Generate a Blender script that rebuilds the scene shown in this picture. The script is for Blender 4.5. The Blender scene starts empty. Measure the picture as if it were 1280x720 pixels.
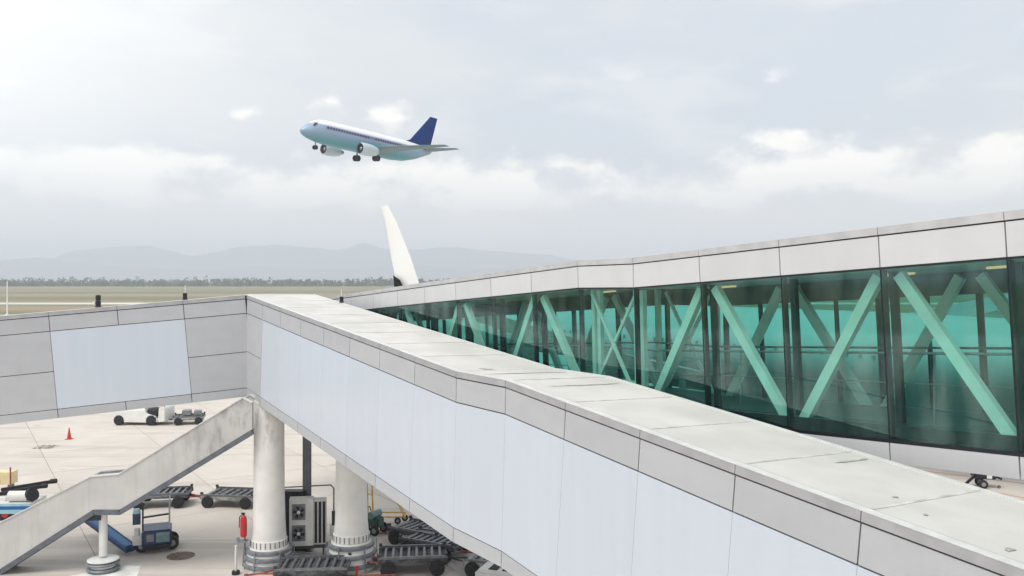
import bpy, bmesh, math, random
from mathutils import Vector, Matrix, noise as mnoise
random.seed(7)
S = bpy.context.scene
C = S.collection
R = math.radians
EYE = 9.7          # camera height above the apron
SUN_EL, SUN_AZ = 60, -138      # degrees; azimuth from +Y, negative = left

# ------------------------------------------------------------------ camera
cam = bpy.data.cameras.new('camera'); cam.sensor_width = 36; cam.lens = 36 * 1100 / 1280
cam.shift_y = -10 / 1280; cam.clip_start = .1; cam.clip_end = 60000
co = bpy.data.objects.new('camera', cam); C.objects.link(co)
co.location = (0, 0, EYE); co.rotation_euler = (R(90), 0, 0); S.camera = co

# ------------------------------------------------------------------ view / render
S.view_settings.view_transform = 'Standard'; S.view_settings.look = 'None'
S.view_settings.exposure = 0.90; S.view_settings.gamma = 1
S.cycles.max_bounces = 10; S.cycles.diffuse_bounces = 4; S.cycles.glossy_bounces = 4
S.cycles.transparent_max_bounces = 24; S.cycles.volume_bounces = 1
S.cycles.use_denoising = True

# ------------------------------------------------------------------ world
W = bpy.data.worlds.new('World'); S.world = W; W.use_nodes = True
nt = W.node_tree; nt.nodes.clear(); N = nt.nodes.new; LK = nt.links.new
def mth(op, a, b=None, c=None, clamp=False, tree=None):
    t = tree or nt
    n = t.nodes.new('ShaderNodeMath'); n.operation = op; n.use_clamp = clamp
    for i, v in enumerate((a, b, c)):
        if v is None: continue
        if isinstance(v, (int, float)): n.inputs[i].default_value = v
        else: t.links.new(v, n.inputs[i])
    return n.outputs[0]
def smooth(v, a, b, tree=None):
    t = tree or nt
    n = t.nodes.new('ShaderNodeMapRange'); n.interpolation_type = 'SMOOTHSTEP'
    t.links.new(v, n.inputs[0]); n.inputs[1].default_value = a; n.inputs[2].default_value = b
    return n.outputs[0]
def mixc(f, a, b, tree=None):
    t = tree or nt
    n = t.nodes.new('ShaderNodeMix'); n.data_type = 'RGBA'
    if isinstance(f, (int, float)): n.inputs[0].default_value = f
    else: t.links.new(f, n.inputs[0])
    for i, v in ((6, a), (7, b)):
        if isinstance(v, tuple): n.inputs[i].default_value = (*v, 1)
        else: t.links.new(v, n.inputs[i])
    return n.outputs[2]
tc = N('ShaderNodeTexCoord'); gen = tc.outputs['Generated']
sx = N('ShaderNodeSeparateXYZ'); LK(gen, sx.inputs[0]); zz = sx.outputs[2]
def wnoise(scale, loc, sc, detail=6, rough=.55):
    m = N('ShaderNodeMapping'); LK(gen, m.inputs[0]); m.inputs[1].default_value = loc; m.inputs[3].default_value = sc
    n = N('ShaderNodeTexNoise'); LK(m.outputs[0], n.inputs[0]); n.inputs['Scale'].default_value = scale
    n.inputs['Detail'].default_value = detail; n.inputs['Roughness'].default_value = rough
    return n.outputs[0]
sky = N('ShaderNodeTexSky'); sky.sky_type = 'NISHITA'; sky.sun_disc = False
sky.sun_elevation = R(SUN_EL); sky.sun_rotation = R(SUN_AZ); sky.dust_density = 3; sky.air_density = 1.2
bgn = N('ShaderNodeBackground'); LK(sky.outputs[0], bgn.inputs[0]); bgn.inputs[1].default_value = .07
# thin high cloud (two tones) and a low bank of cumulus a few degrees above the horizon, all round the compass
hi = smooth(wnoise(2.6, (1.3, .4, 2), (1, 1, 3.0), 6), .38, .62)
hi2 = smooth(wnoise(5.5, (4.3, 1.4, 0), (1, 1, 3.0), 6), .50, .66)
cu = wnoise(9.0, (.35, 2.1, .2), (1, 1, 1.8), 9, .58)
bank_lo = smooth(zz, .050, .10); bank_hi = mth('SUBTRACT', 1.0, smooth(zz, .115, .165))
bank = mth('MULTIPLY', bank_lo, bank_hi)
cum = smooth(mth('ADD', cu, mth('MULTIPLY', bank, .29)), .65, .82)
cum = mth('MULTIPLY', cum, smooth(zz, .02, .13))
puff = smooth(wnoise(9.0, (2.6, .9, .55), (1, 1, 1.7), 7, .5), .60, .70)
puff = mth('MULTIPLY', puff, mth('MULTIPLY', smooth(zz, .10, .14), mth('SUBTRACT', 1.0, smooth(zz, .195, .24))))
cum = mth('MAXIMUM', cum, mth('MULTIPLY', puff, .95))
c1 = mixc(hi, (.400, .430, .466), (.468, .480, .480))
c2 = mixc(mth('MULTIPLY', hi2, .5), c1, (.56, .565, .555))
low = mth('SUBTRACT', 1.0, smooth(zz, .0, .13))
c3 = mixc(mth('MULTIPLY', low, .8), c2, (.80, .725, .645))
c4 = mixc(mth('MULTIPLY', cum, .9), c3, (.84, .79, .71))
sd = Vector((math.sin(R(SUN_AZ)) * math.cos(R(SUN_EL)), math.cos(R(SUN_AZ)) * math.cos(R(SUN_EL)), math.sin(R(SUN_EL))))
dp = N('ShaderNodeVectorMath'); dp.operation = 'DOT_PRODUCT'; LK(gen, dp.inputs[0]); gd = Vector((math.sin(R(-44)) * math.cos(R(17)), math.cos(R(-44)) * math.cos(R(17)), math.sin(R(17)))); dp.inputs[1].default_value = gd
glow = mth('POWER', mth('MAXIMUM', dp.outputs['Value'], 0.0), 16.0)
c5 = mixc(mth('MULTIPLY', glow, 1.0, clamp=True), c4, (.85, .85, .82))
bgc = N('ShaderNodeBackground'); LK(c5, bgc.inputs[0]); bgc.inputs[1].default_value = 1.0
mx = N('ShaderNodeMixShader'); mx.inputs[0].default_value = .9
LK(bgn.outputs[0], mx.inputs[1]); LK(bgc.outputs[0], mx.inputs[2])
wo = N('ShaderNodeOutputWorld'); LK(mx.outputs[0], wo.inputs[0])

# ------------------------------------------------------------------ sun
sl = bpy.data.lights.new('sun', 'SUN'); sl.energy = 1.45; sl.angle = R(34); sl.color = (1, .96, .90)
so = bpy.data.objects.new('sun', sl); C.objects.link(so); so.rotation_euler = (-sd).to_track_quat('-Z', 'Y').to_euler()

# ------------------------------------------------------------------ materials
def mat(name, col, rough=.6, metal=0., var=.06, scale=3., bump=0., bscale=40., spec=.5, rnd=0., streak=0., coord='Object', stretch=(1, 1, 1), tint=None):
    m = bpy.data.materials.new(name); m.use_nodes = True; t = m.node_tree
    b = t.nodes['Principled BSDF']; b.inputs['Roughness'].default_value = rough; b.inputs['Metallic'].default_value = metal
    b.inputs['Specular IOR Level'].default_value = spec
    g = t.nodes.new('ShaderNodeTexCoord')
    mp = t.nodes.new('ShaderNodeMapping'); t.links.new(g.outputs[coord], mp.inputs[0]); mp.inputs[3].default_value = stretch
    n = t.nodes.new('ShaderNodeTexNoise'); t.links.new(mp.outputs[0], n.inputs[0]); n.inputs['Scale'].default_value = scale; n.inputs['Detail'].default_value = 7
    f = smooth(n.outputs[0], .3, .7, t)
    d = tuple(c * (1 - var * 2) for c in (tint or col)); l = tuple(min(1, c * (1 + var)) for c in col)
    out = mixc(f, d, l, t)
    if streak:
        m2 = t.nodes.new('ShaderNodeMapping'); t.links.new(g.outputs[coord], m2.inputs[0]); m2.inputs[3].default_value = (1, 1, .06)
        n2 = t.nodes.new('ShaderNodeTexNoise'); t.links.new(m2.outputs[0], n2.inputs[0]); n2.inputs['Scale'].default_value = 9; n2.inputs['Detail'].default_value = 5
        out = mixc(mth('MULTIPLY', smooth(n2.outputs[0], .5, .75, t), streak, tree=t), out, tuple(c * .35 for c in col), t)
    if rnd:
        oi = t.nodes.new('ShaderNodeObjectInfo')
        hv = t.nodes.new('ShaderNodeHueSaturation'); t.links.new(out, hv.inputs['Color'])
        t.links.new(mth('MULTIPLY_ADD', oi.outputs['Random'], rnd * 2, 1 - rnd, tree=t), hv.inputs['Value']); out = hv.outputs[0]
    t.links.new(out, b.inputs['Base Color'])
    if bump:
        n3 = t.nodes.new('ShaderNodeTexNoise'); t.links.new(g.outputs[coord], n3.inputs[0]); n3.inputs['Scale'].default_value = bscale; n3.inputs['Detail'].default_value = 4
        bp = t.nodes.new('ShaderNodeBump'); bp.inputs['Strength'].default_value = bump; bp.inputs['Distance'].default_value = .02
        t.links.new(n3.outputs[0], bp.inputs['Height']); t.links.new(bp.outputs[0], b.inputs['Normal'])
    return m
M = {}
M['fascia'] = mat('grey_composite_panel', (.465, .475, .497), .42, .0, .02, 1.3, rnd=.035, streak=.05, stretch=(1, 1, 2))
M['fascia_light'] = mat('light_composite_panel', (.62, .62, .63), .4, .0, .02, 1.3, rnd=.03, streak=.04)
M['coping'] = mat('grey_metal_coping', (.40, .40, .415), .38, .05, .06, 3, rnd=.03)
M['coping_light'] = mat('light_metal_coping', (.53, .53, .535), .38, .05, .06, 3, rnd=.02)
M['lip'] = mat('pale_coping_lip', (.68, .68, .67), .4, 0, .05, 5)
M['film'] = mat('pale_blue_film', (.565, .615, .69), .25, 0, .008, 2.5, rnd=.012, stretch=(1.5, 1.5, .12))
M['core'] = mat('dark_joint', (.045, .045, .05), .8)
M['roofing'] = mat('pale_roof_membrane', (.62, .605, .575), .7, 0, .055, .9, .15, 60, rnd=.02, tint=(.62, .61, .575))
M['stain'] = mat('roof_grime', (.30, .29, .27), .9, 0, .2, 6)
M['soffit'] = mat('grey_soffit', (.32, .32, .33), .7)
M['darksteel'] = mat('dark_steel', (.045, .05, .06), .45, .3, .1, 5)
M['frame'] = mat('black_frame', (.02, .022, .028), .35, .3, .1, 5)
M['truss'] = mat('white_truss_paint', (.90, .90, .86), .45, 0, .04, 3)
M['ceil'] = mat('corridor_ceiling', (.50, .50, .48), .7, 0, .1, 2)
M['floor'] = mat('corridor_floor', (.09, .10, .10), .6, 0, .1, 2)
M['whitepaint'] = mat('white_paint', (.78, .775, .75), .4, 0, .04, 2)
M['white_col'] = mat('white_column_paint', (.80, .79, .76), .55, 0, .05, 1.2, .1, 30, streak=.08)
M['render'] = mat('stair_concrete', (.55, .54, .525), .75, 0, .05, 1.0, .2, 30, streak=.14)
M['rubber'] = mat('black_rubber', (.02, .02, .022), .75, 0, .2, 8)
M['greymetal'] = mat('grey_metal', (.30, .31, .32), .4, .5, .1, 6)
M['bumper'] = mat('grey_bumper', (.20, .215, .235), .5, 0, .12, 6)
M['steelgrey'] = mat('steel_column_grey', (.14, .155, .18), .5, .3, .1, 4)
M['roller'] = mat('roller_metal', (.20, .205, .22), .4, .5, .15, 10)
M['deck'] = mat('worn_deck', (.10, .105, .115), .6, .3, .3, 7)
M['decklight'] = mat('galvanised_deck', (.36, .36, .35), .5, .4, .2, 6)
M['red'] = mat('red_paint', (.48, .02, .03), .4, 0, .08, 5)
M['cone'] = mat('red_orange_plastic', (.55, .05, .04), .5, 0, .08, 5)
M['rust'] = mat('rusty_iron', (.22, .15, .115), .8, .2, .3, 9)
M['faded_red'] = mat('faded_red_paint', (.34, .10, .09), .6, 0, .2, 8)
M['yellow'] = mat('yellow_paint', (.68, .42, .10), .5, 0, .1, 5)
M['blue'] = mat('blue_paint', (.015, .13, .36), .4, 0, .1, 4)
M['lightblue'] = mat('light_blue_paint', (.36, .60, .72), .4, 0, .06, 4)
M['navy'] = mat('navy_paint', (.018, .045, .12), .4, 0, .15, 5)
M['green'] = mat('dark_green_paint', (.05, .11, .09), .5, 0, .15, 6)
M['teal'] = mat('grey_teal_panel', (.16, .27, .28), .4, 0, .15, 8)
M['road_white'] = mat('road_white_paint', (.74, .74, .71), .7, 0, .12, 2)
M['inkwear'] = mat('worn_black_paint', (.13, .12, .11), .8, 0, .3, 4)
M['darkglass'] = mat('dark_cockpit_glass', (.02, .025, .035), .1, 0, 0)
M['slab'] = mat('apron_concrete', (.61, .56, .505), .85, 0, .03, .5, .3, 14, rnd=.03, spec=.3, coord='Object')
def apron_wear(m):
    t = m.node_tree; b = t.nodes['Principled BSDF']; src = b.inputs['Base Color'].links[0].from_socket
    g = t.nodes.new('ShaderNodeNewGeometry')
    def pn(scale, st, rot, lo, hi, det=6):
        mp = t.nodes.new('ShaderNodeMapping'); t.links.new(g.outputs['Position'], mp.inputs[0]); mp.inputs[3].default_value = st; mp.inputs[2].default_value = (0, 0, rot)
        n = t.nodes.new('ShaderNodeTexNoise'); t.links.new(mp.outputs[0], n.inputs[0]); n.inputs['Scale'].default_value = scale; n.inputs['Detail'].default_value = det
        return smooth(n.outputs[0], lo, hi, t)
    c = mixc(mth('MULTIPLY', pn(.12, (1, 1, 1), 0, .42, .66), .16, tree=t), src, (.42, .38, .34), t)
    c = mixc(mth('MULTIPLY', pn(.55, (.10, 1.6, 1), .12, .55, .66), .32, tree=t), c, (.36, .33, .30), t)
    c = mixc(mth('MULTIPLY', pn(.5, (.12, 1.9, 1), -.95, .58, .67), .34, tree=t), c, (.30, .28, .26), t)
    c = mixc(mth('MULTIPLY', pn(.9, (1, 1, 1), 0, .66, .74, 8), .35, tree=t), c, (.26, .24, .22), t)
    t.links.new(c, b.inputs['Base Color'])
apron_wear(M['slab'])
M['joint'] = mat('apron_joint_filler', (.34, .315, .29), .9, 0, .1, 2, spec=.2)
M['tip'] = mat('winglet_white', (.84, .84, .82), .3, 0, .0, 2)
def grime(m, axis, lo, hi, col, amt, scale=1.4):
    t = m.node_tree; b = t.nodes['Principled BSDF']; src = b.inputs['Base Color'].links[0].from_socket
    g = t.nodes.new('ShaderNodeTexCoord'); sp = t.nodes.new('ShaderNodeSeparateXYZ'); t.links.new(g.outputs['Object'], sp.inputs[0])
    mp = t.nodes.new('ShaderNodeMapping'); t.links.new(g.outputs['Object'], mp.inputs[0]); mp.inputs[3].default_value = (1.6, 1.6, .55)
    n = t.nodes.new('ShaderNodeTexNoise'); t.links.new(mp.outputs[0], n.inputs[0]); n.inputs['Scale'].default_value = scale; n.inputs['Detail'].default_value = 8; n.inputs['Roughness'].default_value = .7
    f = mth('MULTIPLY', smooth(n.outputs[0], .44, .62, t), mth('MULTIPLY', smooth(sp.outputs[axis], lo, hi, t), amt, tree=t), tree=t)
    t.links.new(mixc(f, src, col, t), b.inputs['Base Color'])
grime(M['render'], 0, 1.2, 4.2, (.17, .16, .15), .5)
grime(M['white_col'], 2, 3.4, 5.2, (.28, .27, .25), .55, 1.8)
def fin_mat():
    return mat('blue_tail_paint', (.001, .034, .20), .5, 0, .06, .4, spec=.12)
M['finblue'] = fin_mat()
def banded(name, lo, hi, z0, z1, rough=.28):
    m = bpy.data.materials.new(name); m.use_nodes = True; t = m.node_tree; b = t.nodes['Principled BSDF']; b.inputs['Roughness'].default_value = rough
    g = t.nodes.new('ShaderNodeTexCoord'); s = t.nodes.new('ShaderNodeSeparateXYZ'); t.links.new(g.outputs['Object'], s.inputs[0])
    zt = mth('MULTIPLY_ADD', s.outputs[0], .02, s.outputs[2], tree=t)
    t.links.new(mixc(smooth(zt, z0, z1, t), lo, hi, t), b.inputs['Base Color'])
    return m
M['livery_shaded'] = banded('jet_livery_shaded_belly', (.07, .27, .32), (.31, .42, .56), -1.7, .5)  # livery with shading painted in: sides and belly darker than the white top
_t = M['livery_shaded'].node_tree; _b = _t.nodes['Principled BSDF']; _s = [n for n in _t.nodes if n.type == 'SEPXYZ'][0]
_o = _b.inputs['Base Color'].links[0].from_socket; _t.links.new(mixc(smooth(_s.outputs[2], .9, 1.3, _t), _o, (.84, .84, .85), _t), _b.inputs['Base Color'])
M['nacelle'] = mat('nacelle_grey', (.46, .57, .60), .35, 0, .04, .5)
M['stripe'] = mat('violet_stripe_paint', (.27, .27, .46), .3)
M['liner'] = mat('airliner_white', (.74, .76, .76), .3, 0, .03, .3)
M['liner_body'] = banded('airliner_shaded_belly', (.13, .15, .16), (.62, .65, .65), 3.9, 6.6)  # underside shade put into the colour, fading up to white
M['liner_belly'] = mat('airliner_grey', (.38, .40, .41), .4, 0, .05, .3)
def haze_tree_mat():
    return mat('tree_foliage', (.105, .150, .090), .8, 0, .30, .08, coord='Object')
M['foliage'] = haze_tree_mat()
def emis(name, col, st):
    m = bpy.data.materials.new(name); m.use_nodes = True; b = m.node_tree.nodes['Principled BSDF']
    b.inputs['Base Color'].default_value = (*col, 1); b.inputs['Emission Color'].default_value = (*col, 1); b.inputs['Emission Strength'].default_value = st
    return m
M['lamp'] = emis('lit_tube', (1, .60, .30), .40)
def glass(name, tint, ior=1.5):
    m = bpy.data.materials.new(name); m.use_nodes = True; t = m.node_tree; t.nodes.clear()
    gp = t.nodes.new('ShaderNodeNewGeometry'); mp = t.nodes.new('ShaderNodeMapping'); t.links.new(gp.outputs['Position'], mp.inputs[0]); mp.inputs[3].default_value = (1, 1, .25)
    nz = t.nodes.new('ShaderNodeTexNoise'); t.links.new(mp.outputs[0], nz.inputs[0]); nz.inputs['Scale'].default_value = 2.2; nz.inputs['Detail'].default_value = 5
    tr = t.nodes.new('ShaderNodeBsdfTransparent'); tr.inputs[0].default_value = (*tint, 1)
    gl = t.nodes.new('ShaderNodeBsdfGlossy'); gl.inputs['Roughness'].default_value = .03; gl.inputs[0].default_value = (.85, 1, .97, 1)
    fr = t.nodes.new('ShaderNodeLayerWeight'); fr.inputs[0].default_value = .5
    mxs = t.nodes.new('ShaderNodeMixShader'); t.links.new(mth('MULTIPLY_ADD', mth('POWER', fr.outputs['Facing'], 4.5, tree=t), .75, mth('MULTIPLY', smooth(nz.outputs[0], .25, .75, t), ior * 2, tree=t), tree=t), mxs.inputs[0])
    t.links.new(tr.outputs[0], mxs.inputs[1]); t.links.new(gl.outputs[0], mxs.inputs[2])
    o = t.nodes.new('ShaderNodeOutputMaterial'); t.links.new(mxs.outputs[0], o.inputs[0])
    return m
# every pane has two faces, so each face carries the square root of the pane's tint
M['glass'] = glass('teal_tinted_glass', (.70, .885, .85), .052)
M['glass_far'] = glass('teal_tinted_glass_far', (.50, .78, .755), .01)

# ------------------------------------------------------------------ mesh helpers
def bm_new(): return bmesh.new()
def add_hexa(bm, p):          # 8 points: bottom 4, top 4
    v = [bm.verts.new(q) for q in p]
    for f in ((0, 3, 2, 1), (4, 5, 6, 7), (0, 1, 5, 4), (1, 2, 6, 5), (2, 3, 7, 6), (3, 0, 4, 7)): bm.faces.new([v[i] for i in f])
def add_box(bm, x0, x1, y0, y1, z0, z1, mtx=None):
    p = [Vector(q) for q in ((x0, y0, z0), (x1, y0, z0), (x1, y1, z0), (x0, y1, z0), (x0, y0, z1), (x1, y0, z1), (x1, y1, z1), (x0, y1, z1))]
    if mtx: p = [mtx @ q for q in p]
    add_hexa(bm, p)
def ring_pts(c, u, v, r, n, ry=None): return [c + u * (math.cos(2 * math.pi * i / n) * r) + v * (math.sin(2 * math.pi * i / n) * (ry or r)) for i in range(n)]
def add_loft(bm, rings, cap=True):
    vs = [[bm.verts.new(p) for p in r] for r in rings]; n = len(rings[0])
    for a, b in zip(vs, vs[1:]):
        for i in range(n): bm.faces.new((a[i], a[(i + 1) % n], b[(i + 1) % n], b[i]))
    if cap: bm.faces.new(vs[0][::-1]); bm.faces.new(vs[-1])
def add_cyl(bm, p0, p1, r0, r1=None, n=14, cap=True):
    p0, p1 = Vector(p0), Vector(p1); d = (p1 - p0).normalized()
    u = d.orthogonal().normalized(); v = d.cross(u)
    add_loft(bm, [ring_pts(p0, u, v, r0, n), ring_pts(p1, u, v, r0 if r1 is None else r1, n)], cap)
def add_lathe(bm, prof, n=28, c=(0, 0, 0)):
    c = Vector(c); X, Y = Vector((1, 0, 0)), Vector((0, 1, 0))
    add_loft(bm, [ring_pts(c + Vector((0, 0, z)), X, Y, max(r, .001), n) for r, z in prof])
def add_bar(bm, p0, p1, w, h=None, up=(0, 0, 1)):
    p0, p1 = Vector(p0), Vector(p1); d = (p1 - p0).normalized(); s = d.cross(Vector(up)).normalized(); t = s.cross(d)
    h = h or w; s = s * w / 2; t = t * h / 2
    add_hexa(bm, [p0 - s - t, p1 - s - t, p1 + s - t, p0 + s - t, p0 - s + t, p1 - s + t, p1 + s + t, p0 + s + t])
def add_pipe(bm, pts, r, n=8):
    for a, b in zip(pts, pts[1:]): add_cyl(bm, a, b, r, n=n)
def obj(name, bm, m, parent=None, smooth_=False, **props):
    bmesh.ops.recalc_face_normals(bm, faces=bm.faces)
    me = bpy.data.meshes.new(name); bm.to_mesh(me); bm.free(); me.materials.append(M[m] if isinstance(m, str) else m)
    if smooth_:
        me.polygons.foreach_set('use_smooth', [True] * len(me.polygons))
        try: me.set_sharp_from_angle(angle=R(38))
        except Exception: pass
    o = bpy.data.objects.new(name, me); C.objects.link(o)
    if parent: o.parent = parent
    for k, v in props.items(): o[k] = v
    return o
def thing(name, label, cat, loc=(0, 0, 0), rz=0, group=None):
    o = bpy.data.objects.new(name, None); C.objects.link(o); o.location = loc; o.rotation_euler = (0, 0, rz); o.empty_display_size = .3
    o['label'] = label; o['category'] = cat
    if group: o['group'] = group
    return o
def dup(root, loc, rz, label, group=None):
    r = root.copy(); C.objects.link(r); r.location = loc; r.rotation_euler = (0, 0, rz); r['label'] = label
    if group: r['group'] = group
    for ch in list(root.children):
        c = ch.copy(); C.objects.link(c); c.parent = r
        for g in list(ch.children):
            d = g.copy(); C.objects.link(d); d.parent = c
    return r
def inst(o, parent, loc=None, rot=None):
    c = o.copy(); C.objects.link(c); c.parent = parent
    if loc is not None: c.location = loc
    if rot is not None: c.rotation_euler = rot
    return c

# ================================================================== THE SETTING
# ground sheet: grassland out to the horizon
def field_mat():
    m = bpy.data.materials.new('dry_grass_field'); m.use_nodes = True; t = m.node_tree; b = t.nodes['Principled BSDF']; b.inputs['Roughness'].default_value = .95; b.inputs['Specular IOR Level'].default_value = .1
    g = t.nodes.new('ShaderNodeTexCoord'); mp = t.nodes.new('ShaderNodeMapping'); t.links.new(g.outputs['Object'], mp.inputs[0]); mp.inputs[3].default_value = (.15, 1, 1)
    n = t.nodes.new('ShaderNodeTexNoise'); t.links.new(mp.outputs[0], n.inputs[0]); n.inputs['Scale'].default_value = .012; n.inputs['Detail'].default_value = 6
    n2 = t.nodes.new('ShaderNodeTexNoise'); t.links.new(g.outputs['Object'], n2.inputs[0]); n2.inputs['Scale'].default_value = .3; n2.inputs['Detail'].default_value = 6
    c = mixc(smooth(n.outputs[0], .40, .60, t), (.20, .20, .115), (.33, .265, .185), t)
    c = mixc(mth('MULTIPLY', smooth(n2.outputs[0], .4, .7, t), .4, tree=t), c, (.15, .17, .09), t)
    t.links.new(c, b.inputs['Base Color']); return m
bm = bm_new()
GX = [-9500, -2500, -900, -300, 0, 300, 900, 2500, 9500]; GY = [-600, 0, 140, 330, 700, 1400, 3000, 9800]
vv = [[bm.verts.new((x, y, -.06)) for x in GX] for y in GY]
for j in range(len(GY) - 1):
    for i in range(len(GX) - 1): bm.faces.new((vv[j][i], vv[j][i + 1], vv[j + 1][i + 1], vv[j + 1][i]))
obj('ground', bm, field_mat(), kind='structure')
# apron: a jointed sheet of concrete with slabs as pieces where they can be told apart
AD = Vector((.5369, -.8436)); AN = Vector((.8436, .5369))     # along / across the bridges
apron_rz = math.atan2(AD.y, AD.x)
bm = bm_new(); add_box(bm, -160, 160, -120, 250, -.3, -.03)
apron = obj('apron', bm, 'joint', kind='structure'); apron.location = (0, 0, 0)
# concrete drawn in place (position-based) so that no two slabs repeat
def slab_mesh(sx_, sy_, name='slab'):
    b = bm_new(); g = .013
    add_box(b, -sx_ / 2 + g, sx_ / 2 - g, -sy_ / 2 + g, sy_ / 2 - g, -.028, 0); return b
SL = 6.0
first = None; cnt = 0
holes = []
ax0 = Vector((-26.4, 49.4))                   # a joint crossing seen in the photograph
inside = set()
for i in range(-14, 15):
    for j in range(-14, 15):
        c2 = ax0 + AD * (SL * (i + .5)) + AN * (SL * (j + .5))
        if not (c2.y > 24 and c2.y < 92 and c2.x > -.66 * c2.y - 5 and c2.x < .66 * c2.y + 5): continue
        if c2.x > 3 and c2.y > 62: continue
        if first is None:
            first = obj('slab', slab_mesh(SL, SL), 'slab', apron); o = first
        else: o = inst(first, apron)
        o.location = (c2.x, c2.y, random.uniform(-.003, .003)); o.rotation_euler = (0, 0, apron_rz)
        inside.add((i, j)); cnt += 1
bm = bm_new()
for i in range(-32, 33):
    for j in range(-32, 33):
        if (i, j) in inside: continue
        c2 = ax0 + AD * (SL * (i + .5)) + AN * (SL * (j + .5))
        if abs(c2.x) > 150 or c2.y < -100 or c2.y > 240: continue
        mt = Matrix.Translation((c2.x, c2.y, 0)) @ Matrix.Rotation(apron_rz, 4, 'Z')
        add_box(bm, -SL / 2 + .018, SL / 2 - .018, -SL / 2 + .018, SL / 2 - .018, -.028, 0, mt)
obj('far_slabs', bm, 'slab', apron, kind='stuff')
# pale taxiway strip across the field
bm = bm_new(); add_box(bm, -2500, 2500, 352, 378, -.06, -.02)
obj('taxiway', bm, mat('pale_taxiway_concrete', (.62, .60, .56), .9, 0, .05, .02, spec=.2), kind='structure')
bm = bm_new(); add_box(bm, -2600, 2600, 900, 935, -.06, -.02)
obj('runway', bm, mat('worn_runway_asphalt', (.30, .285, .26), .9, 0, .08, .02, spec=.2), kind='structure')

# far hills: several overlapping ridges
def ridge(y, prof, seed, name):      # prof: (bearing in the photograph's pixels, crest pixel row) -> real crest heights at distance y
    b = bm_new(); xs = [-9400 + 50 * i for i in range(377)]
    def H(x):
        u = 640 + 1100 * x / y
        if u <= prof[0][0]: v = prof[0][1]
        elif u >= prof[-1][0]: v = prof[-1][1]
        else:
            i = max(j for j in range(len(prof)) if prof[j][0] <= u); (a, va), (c, vc) = prof[i], prof[min(i + 1, len(prof) - 1)]
            f = (u - a) / max(c - a, 1e-6); f = f * f * (3 - 2 * f); v = va + (vc - va) * f
        return EYE + (350 - v) / 1100 * y + 11 * mnoise.noise(Vector((x * .0025, seed, 0))) + 5.5 * mnoise.noise(Vector((x * .008, seed, 3)))
    rows = []
    for k, fr in enumerate((0, .3, .62, .86, 1, .7, 0)):
        dy = (-620, -480, -300, -130, 0, 200, 700)[k]
        rows.append([b.verts.new((x, y + dy + 90 * mnoise.noise(Vector((x * .004, k * 3.1, seed))), -1 + H(x) * fr * (1 + (.12 * mnoise.noise(Vector((x * .006, k, seed))) if 0 < fr < 1 else 0)))) for x in xs])
    for a, c in zip(rows, rows[1:]):
        for i in range(len(xs) - 1): b.faces.new((a[i], a[i + 1], c[i + 1], c[i]))
    return obj(name, b, mat('forested_hillside', (.085, .10, .075), .95, 0, .2, .004, spec=.1), smooth_=True, kind='structure')
ridge(8700, [(-700, 330), (-300, 322), (-100, 326), (0, 327), (60, 323), (95, 313), (140, 309), (185, 307.5), (210, 313), (235, 319), (270, 315), (300, 309), (340, 307), (385, 309), (425, 312), (455, 304), (480, 311), (520, 311), (560, 309), (620, 314), (680, 318), (720, 324), (800, 331), (900, 335), (1100, 333), (1400, 328), (1700, 333), (2100, 326)], 3.3, 'hills')
ridge(7600, [(-700, 325), (-300, 330), (0, 325), (50, 321.5), (90, 327), (150, 333), (250, 337), (320, 333), (400, 337), (520, 332), (600, 336), (900, 341), (1300, 336), (1900, 340)], 8.1, 'hills')

# far tree belt: thousands of small leaf faces on clumped crowns
bm = bm_new(); rr = random.Random(5)
x = -1500.
while x < 1200:
    row = rr.choice((0, 0, 1, 2)); y = 1325 + row * 22 + rr.uniform(-8, 8)
    h = rr.uniform(6.0, 10.5) * (1.15 if mnoise.noise(Vector((x * .008, 0, 0))) > .1 else .9) + (rr.random() < .07) * 3.5 + row * 1.0
    w = rr.uniform(4, 7.5); n = 52 if -1100 < x < 300 else 24
    tall = rr.random() < .15
    for q in range(n):
        t_ = rr.random() ** 1.15; a = rr.uniform(0, 6.283)
        rad = w * (.35 + .65 * math.sin(math.pi * min(1, .30 + .62 * t_))) * rr.uniform(.3, 1) * (.6 if tall else 1)
        p = Vector((x + math.cos(a) * rad, y + math.sin(a) * rad, .4 + t_ * h))
        s = rr.uniform(.7, 1.7)
        u = Vector((rr.uniform(-1, 1), rr.uniform(-.6, .6), rr.uniform(-.7, .7))).normalized() * s
        v = Vector((rr.uniform(-.6, .6), rr.uniform(-.6, .6), 1)).normalized() * s * .8
        bm.faces.new([bm.verts.new(p - u - v * .3), bm.verts.new(p + u * .8 - v * .6), bm.verts.new(p + u * .3 + v), bm.verts.new(p - u * .7 + v * .7)])
    x += rr.uniform(1.0, 2.6)
obj('tree_belt', bm, 'foliage', kind='stuff')

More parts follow.
